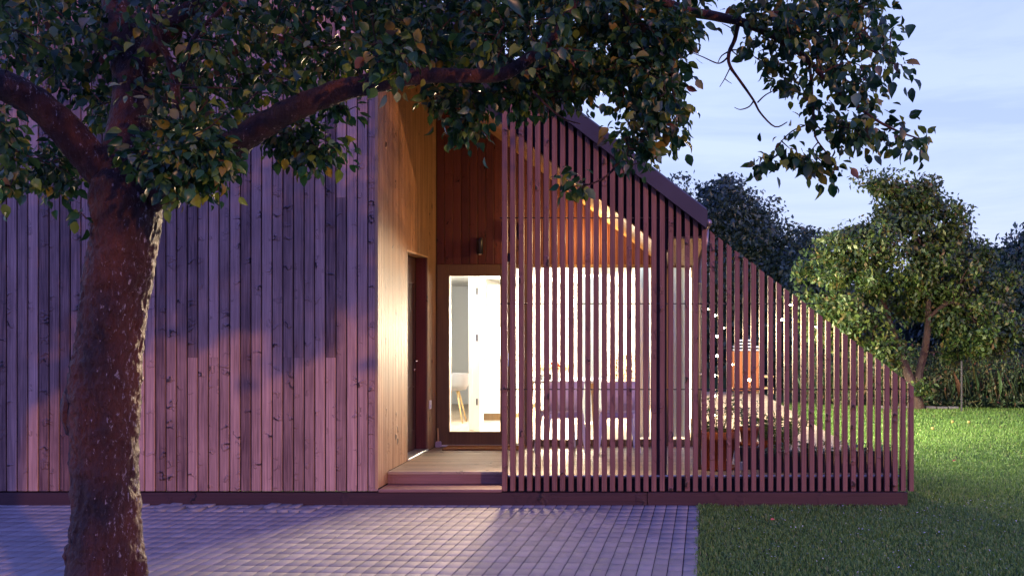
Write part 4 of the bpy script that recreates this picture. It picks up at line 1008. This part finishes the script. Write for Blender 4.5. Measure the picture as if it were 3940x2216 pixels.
regions = [
    ([(-20, -40), (900, -40), (960, 60), (930, 170), (840, 190), (700, 250), (600, 320), (470, 360), (300, 350), (190, 240), (60, 170), (-20, 150)], 440, (5.0, 6.4)),
    ([(-20, -40), (900, -40), (900, 150), (700, 230), (560, 330), (300, 330), (190, 200), (-20, 120)], 34, (4.5, 4.8)),
    ([(900, -40), (1500, -40), (1520, 100), (1500, 200), (1400, 215), (1280, 165), (1060, 165), (950, 180), (930, 100)], 330, (5.0, 6.3)),
    ([(900, -40), (1500, -40), (1500, 170), (1280, 130), (950, 130)], 40, (4.5, 4.8)),
    ([(1480, -40), (1765, -40), (1745, 60), (1715, 140), (1715, 240), (1600, 235), (1500, 215)], 210, (4.8, 6.0)),
    ([(1565, 235), (1715, 235), (1722, 375), (1700, 350), (1670, 365), (1635, 405), (1595, 430), (1570, 395), (1555, 345), (1580, 310)], 62, (4.8, 5.3)),
    ([(295, 375), (450, 320), (540, 350), (585, 400), (570, 455), (500, 490), (440, 480), (370, 425)], 84, (4.5, 4.85)),
    ([(-20, 280), (35, 320), (40, 460), (20, 490), (-20, 490)], 30, (4.5, 5.0)),
    ([(95, 365), (180, 400), (190, 460), (130, 490), (90, 440)], 30, (5.1, 5.5)),
    ([(655, 345), (740, 315), (845, 335), (850, 385), (800, 430), (760, 395), (700, 390)], 44, (5.1, 5.6)),
    ([(820, 250), (915, 262), (885, 290), (830, 297)], 10, (5.0, 5.4)),
    ([(930, 110), (1000, 100), (1055, 190), (1045, 225), (1000, 255), (955, 230)], 18, (4.35, 4.6)),
    ([(1065, 215), (1230, 215), (1280, 262), (1210, 290), (1178, 340), (1145, 330), (1115, 285), (1085, 262)], 42, (5.1, 5.5)),
    ([(1220, 195), (1480, 212), (1465, 250), (1400, 265), (1330, 260), (1280, 270)], 46, (5.1, 5.6)),
    ([(1395, 450), (1490, 445), (1480, 478), (1420, 482)], 7, (4.9, 5.0)),
    ([(190, 530), (230, 525), (235, 560), (200, 552)], 2, (4.8, 4.9)),
    (R3, 150, (4.8, 5.6)), (S1, 30, (5.0, 5.25)), (S2, 12, (5.05, 5.15)), (S3, 15, (5.05, 5.15)), (S4, 6, (5.05, 5.15)), (S5, 4, (5.05, 5.15)), (S6, 3, (5.05, 5.15)),
]
cl = []
for poly, n, (za, zb_) in regions:
    xsA = [p[0] for p in poly]; ysA = [p[1] for p in poly]; k = 0
    while k < n:
        x = rng.uniform(min(xsA), max(xsA)); y = rng.uniform(min(ysA), max(ysA))
        if inpoly(x, y, poly):
            small = n < 30
            cl.append((dpt(x, y, rng.uniform(za, zb_)), .038 if small else .056, 6 if small else (11 if n < 200 else 13))); k += 1
# the part of the crown above and beside the picture
def infr(p):
    Z = p.y - CY; 
    if Z < .5: return False
    px = VX + p.x * FPX / Z; py = VY - (p.z - CZ) * FPX / Z
    return -160 < px < 4100 and -150 < py
tot = 0
while tot < 1350:
    u_ = rng.random()
    if u_ < .25: c0, rr_ = (-2.3, -6.1, 3.75), (3.0, 1.7, 1.0)  # forward lobe added out of view to shade the limbs
    elif u_ < .62: c0, rr_ = (-3.2, -4.0, 4.3), (3.4, 2.0, 2.0)
    else: c0, rr_ = (-.75, -3.9, 4.35), (2.15, 1.7, 1.25)
    d = rng.normal(0, 1, 3); d /= np.linalg.norm(d); q = rng.random() ** (1 / 2.2)
    p = Vector((c0[0] + d[0] * rr_[0] * q, c0[1] + d[1] * rr_[1] * q, c0[2] + d[2] * rr_[2] * q))
    if p.z < 2.5 or infr(p): continue
    if p.y < -7.6: continue
    cl.append((p, .12, 10)); tot += 1
# twigs joining every cluster to the nearest wood
sk = np.array([tuple(p) for p in skel]); tw = MB()
order = sorted(range(len(cl)), key=lambda i: min((cl[i][0] - Vector(s)).length for s in skel[::6]))
P = []; Dd = []; Sz = []
for i in order:
    c_, spread, nl = cl[i]; cv_ = np.array(c_); d2 = ((sk - cv_) ** 2).sum(1); j = int(d2.argmin()); s = Vector(sk[j]); ln = (c_ - s).length
    if ln > .02:
        mid = s.lerp(c_, .5) + Vector((rng.normal(0, .12), rng.normal(0, .12), rng.normal(0, .1))) * ln * .6
        if ln < .75: tw.tube([s, s.lerp(mid, .6), mid.lerp(c_, .4), c_], [.0042, .0034, .0026, .0016], 5)
        q = mid.lerp(c_, .5); sk = np.vstack([sk, cv_, np.array(q)])
    ax = (c_ - s); ax = ax.normalized() if ax.length > 1e-4 else Vector((1, 0, 0))
    for k in range(nl):
        off = Vector(tuple(rng.normal(0, 1, 3))) * spread * .7 + ax * rng.uniform(-.06, .06)
        pp = c_ + off; P.append(tuple(pp))
        dd = off.normalized() * .8 + ax * .5 + Vector((0, 0, -.75)) + Vector(tuple(rng.normal(0, .45, 3)))
        Dd.append(tuple(dd)); Sz.append((rng.uniform(.030, .074) if spread < .1 else rng.uniform(.05, .09)) * (1.15 if rng.random() < .12 else 1))
tw.build('twigs', M['bark'], apple)
P = np.array(P); Dd = np.array(Dd); k = len(P)
nor = rng.normal(0, .75, (k, 3)) + np.array((0.1, -.35, .8))
leaves('crown', P, Dd, nor, np.array(Sz), M['apple'], apple, width=1.0)

# ------------------------------------------------------------------ trees beyond
def tree(name, label, cat, base, blobs, nclus, nleaf, lsize, lm, trunk_pts, barkm, group=None, seed=1, clus_r=.28, sub=3, inner=.25):
    t = thing(name, label, cat, base, group=group); r_ = np.random.default_rng(seed)
    m = MB(); ends = []
    for path in trunk_pts:
        Q = smooth_path([(*p, rad) for p, rad in path], 4)
        m.tube([q[:3] for q in Q], [q[3] for q in Q], 10); ends += [q[:3] for q in Q[len(Q) // 3:]]
    cen = []; vol = np.array([b[1][0] * b[1][1] * b[1][2] for b in blobs]) ** .67; vol = vol / vol.sum()
    for i in range(nclus):
        b = blobs[r_.choice(len(blobs), p=vol)]; d = r_.normal(0, 1, 3); d /= np.linalg.norm(d)
        if d[1] > .5 and r_.random() < .5: d[1] *= -1
        q = inner + (1 - inner) * r_.random() ** .45; q *= 1 + .12 * noise.noise(Vector(tuple(d * 2.2)) + Vector(b[0]))
        cen.append(np.array(b[0]) + d * np.array(b[1]) * q)
    cen = np.array(cen); E = np.array(ends)
    for c in cen[::3]:
        j = ((E - c) ** 2).sum(1).argmin(); s = Vector(E[j]); e_ = Vector(c); mid = s.lerp(e_, .5) + Vector((0, 0, .12 * (e_ - s).length)); m.tube([s, mid, e_], [.022, .014, .005], 5)
    m.build('trunk', barkm, t, True)
    idx = r_.integers(0, len(cen), nleaf); sz_c = .55 + .9 * r_.random(len(cen))
    dv = unit(r_.normal(0, 1, (nleaf, 3))) * (r_.random(nleaf) ** .42)[:, None]; P = cen[idx] + dv * (clus_r * 1.55 * sz_c[idx])[:, None] * np.array((1, 1, .62))
    P = P[P[:, 2] > .15]; n = len(P)
    Dd = r_.normal(0, 1, (n, 3)) * .8 + np.array((0, 0, -.5)); nr = r_.normal(0, .7, (n, 3)) + np.array((0, -.2, .9))
    leaves('crown', P, Dd, nr, lsize * (.65 + .7 * r_.random(n)), lm, t, tmpl='tiny', width=1.0)
    return t
def W(dx, dy, Z): return tuple(at(dx * DS, dy * DS, Z))
# lit fruit tree
bz = 20.3; B = W(2312, 1031, bz); s = DS * bz / FPX
tree('fruit_tree', 'forked fruit tree lit yellow-green from below at the lawn edge', 'tree', (B[0], B[1], 0),
     [(W(2125, 735, 20.0), (112 * s, 1.0, 120 * s)), (W(2150, 625, 20.2), (100 * s, 1.0, 75 * s)), (W(2265, 505, 20.8), (115 * s, .9, 62 * s)), (W(2225, 462, 20.8), (52 * s, .5, 30 * s)), (W(2350, 550, 20.7), (72 * s, .8, 58 * s)),
      (W(2260, 655, 20.5), (150 * s, 1.3, 115 * s)), (W(2400, 680, 20.8), (108 * s, 1.0, 105 * s)), (W(2470, 820, 20.3), (105 * s, .8, 70 * s)), (W(2085, 800, 20.1), (62 * s, .6, 66 * s)), (W(2500, 740, 20.9), (62 * s, .6, 62 * s)), (W(2180, 840, 19.9), (80 * s, .6, 62 * s)), (W(2235, 895, 19.8), (45 * s, .4, 34 * s)), (W(2375, 880, 20.6), (38 * s, .3, 42 * s)), (W(2330, 770, 21.0), (110 * s, .7, 70 * s)), (W(2320, 958, 20.0), (42 * s, .25, 22 * s))],
     320, 40000, .11, M['fruit'],
     [[(B, .13), (W(2300, 985, bz), .11), (W(2280, 930, bz), .095), (W(2258, 870, bz), .08), (W(2235, 800, bz), .06), (W(2205, 700, bz), .04), (W(2200, 600, bz), .02)],
      [(W(2306, 1000, bz), .10), (W(2312, 940, bz), .085), (W(2328, 870, bz), .08), (W(2335, 800, bz), .065), (W(2330, 700, bz), .045), (W(2300, 560, bz), .02)],
      [(W(2318, 990, bz), .02), (W(2345, 965, 20.1), .016), (W(2365, 950, 20.0), .008)], [(W(2255, 870, bz), .05), (W(2180, 800, bz), .035), (W(2120, 740, bz), .02)], [(W(2335, 800, bz), .05), (W(2400, 760, bz), .035), (W(2470, 830, bz), .015)]],
     M['bark2'], seed=21, clus_r=.22)
darks = [
    # base d-px, Z, blobs[(x,y,rx,ry)], leaves
    ('dark bushy tree standing directly behind the eave of the house roof', (1900, 1010), 29, [(1850, 560, 95, 110), (1900, 640, 110, 120), (1960, 700, 90, 120), (1820, 700, 120, 200), (1950, 860, 120, 150), (1800, 500, 40, 40)], 30000),
    ('dark slender tree top barely showing over the roof edge', (1700, 1010), 34, [(1700, 480, 24, 30), (1690, 560, 50, 70), (1700, 720, 90, 130)], 5000),
    ('dark tree filling the gap between roof-side tree and lit fruit tree', (2060, 1010), 27, [(2060, 760, 90, 130), (2080, 880, 110, 130), (2030, 640, 40, 60), (1990, 900, 100, 100)], 18000),
    ('dark rounded tree behind the right flank of the fruit tree', (2440, 1010), 28, [(2430, 700, 100, 80), (2460, 800, 120, 130), (2380, 850, 110, 140), (2400, 620, 60, 60), (2475, 600, 16, 26)], 22000),
    ('dark tall tree cut by the right border of the picture', (2620, 1030), 25, [(2590, 680, 70, 100), (2620, 800, 120, 160), (2560, 900, 90, 110), (2640, 620, 60, 50)], 22000),
    ('dark low tree behind the lawn between the two fruit-tree stems', (2290, 1010), 31, [(2280, 850, 150, 130), (2200, 930, 120, 90), (2360, 930, 130, 90)], 16000),
    ('dark tree beyond the fence outside the right border', (2900, 1010), 27, [(2850, 680, 150, 150), (2900, 850, 200, 170)], 9000),
]
for i, (lab, (bx, by_), Z, bl, nl) in enumerate(darks):
    s = DS * Z / FPX; B = W(bx, by_, Z); tree('dark_tree', lab, 'tree', (B[0], B[1], 0), [(W(x, y, Z + .3 * ((k % 3) - 1)), (rx * s, min(2.2, rx * s), ry * s)) for k, (x, y, rx, ry) in enumerate(bl)],
        max(40, nl // 90), int(nl * 1.25), .15, M['darkleaf'], [[((B[0], B[1], 0), .16), (W(bx, 900, Z), .12), (W(bl[0][0], bl[0][1] + 60, Z), .07), (W(bl[0][0], bl[0][1] - bl[0][3] * .4, Z), .02)]], M['bark2'], 'dark trees beyond the lawn', 40 + i, clus_r=.34, inner=.15)
# far woodland closing the view behind the trees
def wood_mass(name, x0, x1, y0, y1, h, n, lm, ls, seed, kind='stuff'):
    r_ = np.random.default_rng(seed); X = r_.uniform(x0, x1, n); Y = r_.uniform(y0, y1, n)
    H = np.array([h * (1 + .25 * noise.noise(Vector((x * .35, y * .35, seed))) + .12 * noise.noise(Vector((x * 1.3, y * 1.3, seed)))) for x, y in zip(X, Y)])
    Z = H * r_.random(n) ** .6; P = np.stack([X, Y, Z], 1); n = len(P)
    o = leaves(name, P, r_.normal(0, 1, (n, 3)) + np.array((0, 0, .3)), r_.normal(0, .8, (n, 3)) + np.array((0, -.3, .6)), ls * (.6 + .8 * r_.random(n)), lm, None, tmpl='tiny', width=1.2)
    return tag(o, kind=kind)
wood_mass('far_woodland', -30, 45, 25, 34, 3.3, 60000, M['darkleaf'], .34, 71)
wood_mass('undergrowth', -1, 16, 14.5, 17.5, 1.0, 1, M['weed'], .1, 72)
D.objects.remove(D.objects['undergrowth'], do_unlink=True)
# tall weeds along the lawn edge
def weeds():
    r_ = np.random.default_rng(8); P = []; n = 52000
    X = r_.uniform(3.2, 14.5, n); edge = 11.9 - .28 * (X - 4.0); Y = edge + r_.random(n) ** 1.4 * 3.2
    H = np.array([.98 * (1 + .55 * noise.noise(Vector((x * 1.4, y * 1.2, 3))) +   .75 * noise.noise(Vector((x * 6, y * 5, 5)))) for x, y in zip(X, Y)])
    Z = H * r_.random(n) ** .7; P = np.stack([X, Y, Z], 1)
    Dd = r_.normal(0, .55, (n, 3)) + np.array((0, 0, .75))
    o = leaves('weeds', P, Dd, r_.normal(0, 1, (n, 3)) + np.array((0, -.6, .2)), .045 + .06 * r_.random(n), M['weed'], None, tmpl='tiny', width=.8)
    tag(o, kind='stuff')
    n = 3000; X = r_.uniform(3.2, 14.5, n); Y = 11.9 - .28 * (X - 4.0) + r_.random(n) ** 1.3 * 3.0
    Hb = np.array([.30 + .55 * (.5 + noise.noise(Vector((x * 1.1, y, 7)))) for x, y in zip(X, Y)])
    o = leaves('tall_grass', np.stack([X, Y, np.full(n, .0)], 1) + np.stack([np.zeros(n), np.zeros(n), Hb * .35], 1), r_.normal(0, .28, (n, 3)) + np.array((0, 0, 1.)), r_.normal(0, 1, (n, 3)) + np.array((0, -1., 0)), Hb * (.7 + .6 * r_.random(n)), M['weed'], None, tmpl='tiny', width=.07)
    tag(o, kind='stuff')
weeds()
for k, (px, py, lab) in enumerate(((2419, 920, 'thin grey fence post standing in the weeds right of the fruit tree'),)):
    b = W(px, 1050, 19.6); t = thing('fence_post', lab, 'fence post', (b[0], b[1], 0)); MB().box(b[0] - .014, b[0] + .014, b[1] - .014, b[1] + .014, 0, 1.02, .003).build('post', M['darkpost'], t)
    MB().box(b[0] - .017, b[0] + .017, b[1] - .017, b[1] + .017, 1.0205, 1.035, .004).build('cap', M['rod'], t)
# stone edging at the tree
es = thing('edging_stones', 'flat grey edging stones on the lawn rim beside the fruit tree', 'edging', (5.2, 11.0, 0))
rr = random.Random(2); x = 4.6
while x < 6.1:
    wd = rr.uniform(.16, .3); yy = 11.15 - .05 * (x - 4.6); MB().box(x, x + wd - .02, yy, yy + .16, 0.0, rr.uniform(.05, .07), .015).build('stone', M['stone'], es); x += wd

# ------------------------------------------------------------------ lawn blades
def lawn():
    r_ = np.random.default_rng(12); out = []
    def patch(x0, x1, y0, y1, dens, h, wd):
        n = int((x1 - x0) * (y1 - y0) * dens); X = r_.uniform(x0, x1, n); Y = r_.uniform(y0, y1, n); return X, Y, np.full(n, h), np.full(n, wd)
    parts = [patch(.2, 4.2, -3.2, -.02, 5200, .034, .0032), patch(2.38, 5.6, -.02, 3.0, 3000, .038, .004), patch(2.33, 8.5, 3.0, 7.5, 1300, .042, .006), patch(2.33, 11.5, 7.5, 12.8, 750, .05, .009), patch(-3, 2.3, 12.7, 15.5, 300, .05, .012), patch(5.6, 8.5, -.02, 3.0, 800, .04, .006), patch(4.2, 8.5, -3.2, -.02, 900, .036, .006), patch(.3, 1.5, -5.2, -3.2, 2500, .034, .0034)]
    X = np.concatenate([p[0] for p in parts]); Y = np.concatenate([p[1] for p in parts]); H = np.concatenate([p[2] for p in parts]); Wd = np.concatenate([p[3] for p in parts])
    # keep clear of the paving, with a ragged edge
    v = -(Y - PO.y) * ca + (-(X - PO.x)) * sa; u = (X - PO.x) * ca - (Y - PO.y) * sa
    rag = np.array([.055 * noise.noise(Vector((0, y * 5, 1))) + .02 * noise.noise(Vector((0, y * 17, 4))) for y in Y])
    keep = (u > rag - .02) | (Y > 0); edge = 11.9 - .28 * (X - 4.0); keep &= (Y < edge + .3) | (X < 3.5)
    X, Y, H, Wd = X[keep], Y[keep], H[keep], Wd[keep]; n = len(X)
    cl_ = np.array([noise.noise(Vector((x * 3, y * 3, 9))) for x, y in zip(X, Y)])
    H = H * (.55 + .7 * r_.random(n)) * (1 + .5 * cl_); a = r_.uniform(0, 6.283, n); lean = .2 + .7 * r_.random(n)
    dx, dy = np.cos(a), np.sin(a); px, py = -dy * Wd, dx * Wd; z0 = np.full(n, -.012)
    V = np.empty((n, 5, 3)); 
    V[:, 0] = np.stack([X - px, Y - py, z0], 1); V[:, 1] = np.stack([X + px, Y + py, z0], 1)
    mx, my = X + dx * H * lean * .35, Y + dy * H * lean * .35
    V[:, 2] = np.stack([mx + px * .8, my + py * .8, z0 + H * .6], 1); V[:, 3] = np.stack([mx - px * .8, my - py * .8, z0 + H * .6], 1)
    V[:, 4] = np.stack([X + dx * H * lean, Y + dy * H * lean, z0 + H * (1.0 - .25 * lean)], 1)
    F = (np.array([(0, 1, 2), (0, 2, 3), (3, 2, 4)])[None] + (np.arange(n) * 5)[:, None, None]).reshape(-1, 3)
    o = np_mesh('grass', V.reshape(-1, 3), F, M['grassb']); tag(o, kind='stuff')
    # clover leaves and small pale flower heads in the near lawn
    n = 2600; X = r_.uniform(.45, 4.4, n); Y = r_.uniform(-3.2, .3, n); k_ = (X > .5) & ((Y < -.03) | (X > 2.4)); X, Y = X[k_], Y[k_]; n = len(X)
    leaves('clover', np.stack([X, Y, r_.uniform(.012, .030, n)], 1), r_.normal(0, 1, (n, 3)) * np.array((1, 1, .3)), r_.normal(0, .3, (n, 3)) + np.array((0, 0, 1)), .010 + .009 * r_.random(n),
           leafmat('clover_leaf', [(0, (.06, .12, .05)), (.8, (.12, .2, .1)), (.94, (.5, .52, .5)), (1, (.7, .7, .7))]), None, tmpl='leaf')['kind'] = 'stuff'
lawn()
# windfalls and fallen leaves
fall = simple('fallen_leaf', (.42, .10, .05), .7, var=.3, bscale=50)
rr = random.Random(3)
spots = [((3665 / DS, 1773 / DS), 'single red fallen leaf in the middle of the open lawn', .06, fall), ((2965 / DS, 1999 / DS), 'small brown fallen leaf on the dark lawn before the plinth', .045, fall)]
for k, ((dx, dy), lab, sz, mt) in enumerate(spots):
    Z = (CZ - .03) * FPX / (dy * DS - VY); p = np.array([W(dx, dy, Z)])
    o = leaves('fallen_leaf', p, np.array([(1., .3, .12)]), np.array([(0., -.4, 1.)]), np.array([sz]), mt); tag(o, lab, 'leaf', 'fallen leaves on the lawn')
appm = simple('windfall_apple_skin', (.34, .26, .06), .5, var=.3, bscale=30)
for k, (dx, dy, lab) in enumerate(((2396, 1061, 'left one of two yellow windfall apples by the far weeds'), (2437, 1062, 'right one of two yellow windfall apples by the far weeds'), (2248, 1047, 'yellow windfall apple lying nearest the fruit tree'), (2346, 1078, 'pale windfall apple farther out on the open lawn'))):
    Z = (CZ - .03) * FPX / (dy * DS - VY); p = W(dx, dy, Z); r_ = .028
    t = thing('windfall_apple', lab, 'apple', (p[0], p[1], 0), group='windfall apples on the lawn'); m = MB(); c = .036
    m.lathe([(.002, c - r_ * .85), (.6 * r_, c - r_ * .9), (r_, c - .1 * r_), (r_ * .9, c + .45 * r_), (.5 * r_, c + .85 * r_), (.004, c + .65 * r_)], p[0], p[1], 14); m.build('fruit', appm, t, True)
    MB().tube([(p[0], p[1], c + .6 * r_), (p[0] + .006, p[1], c + 1.2 * r_)], .002, 5).build('stalk', M['bark2'], t)
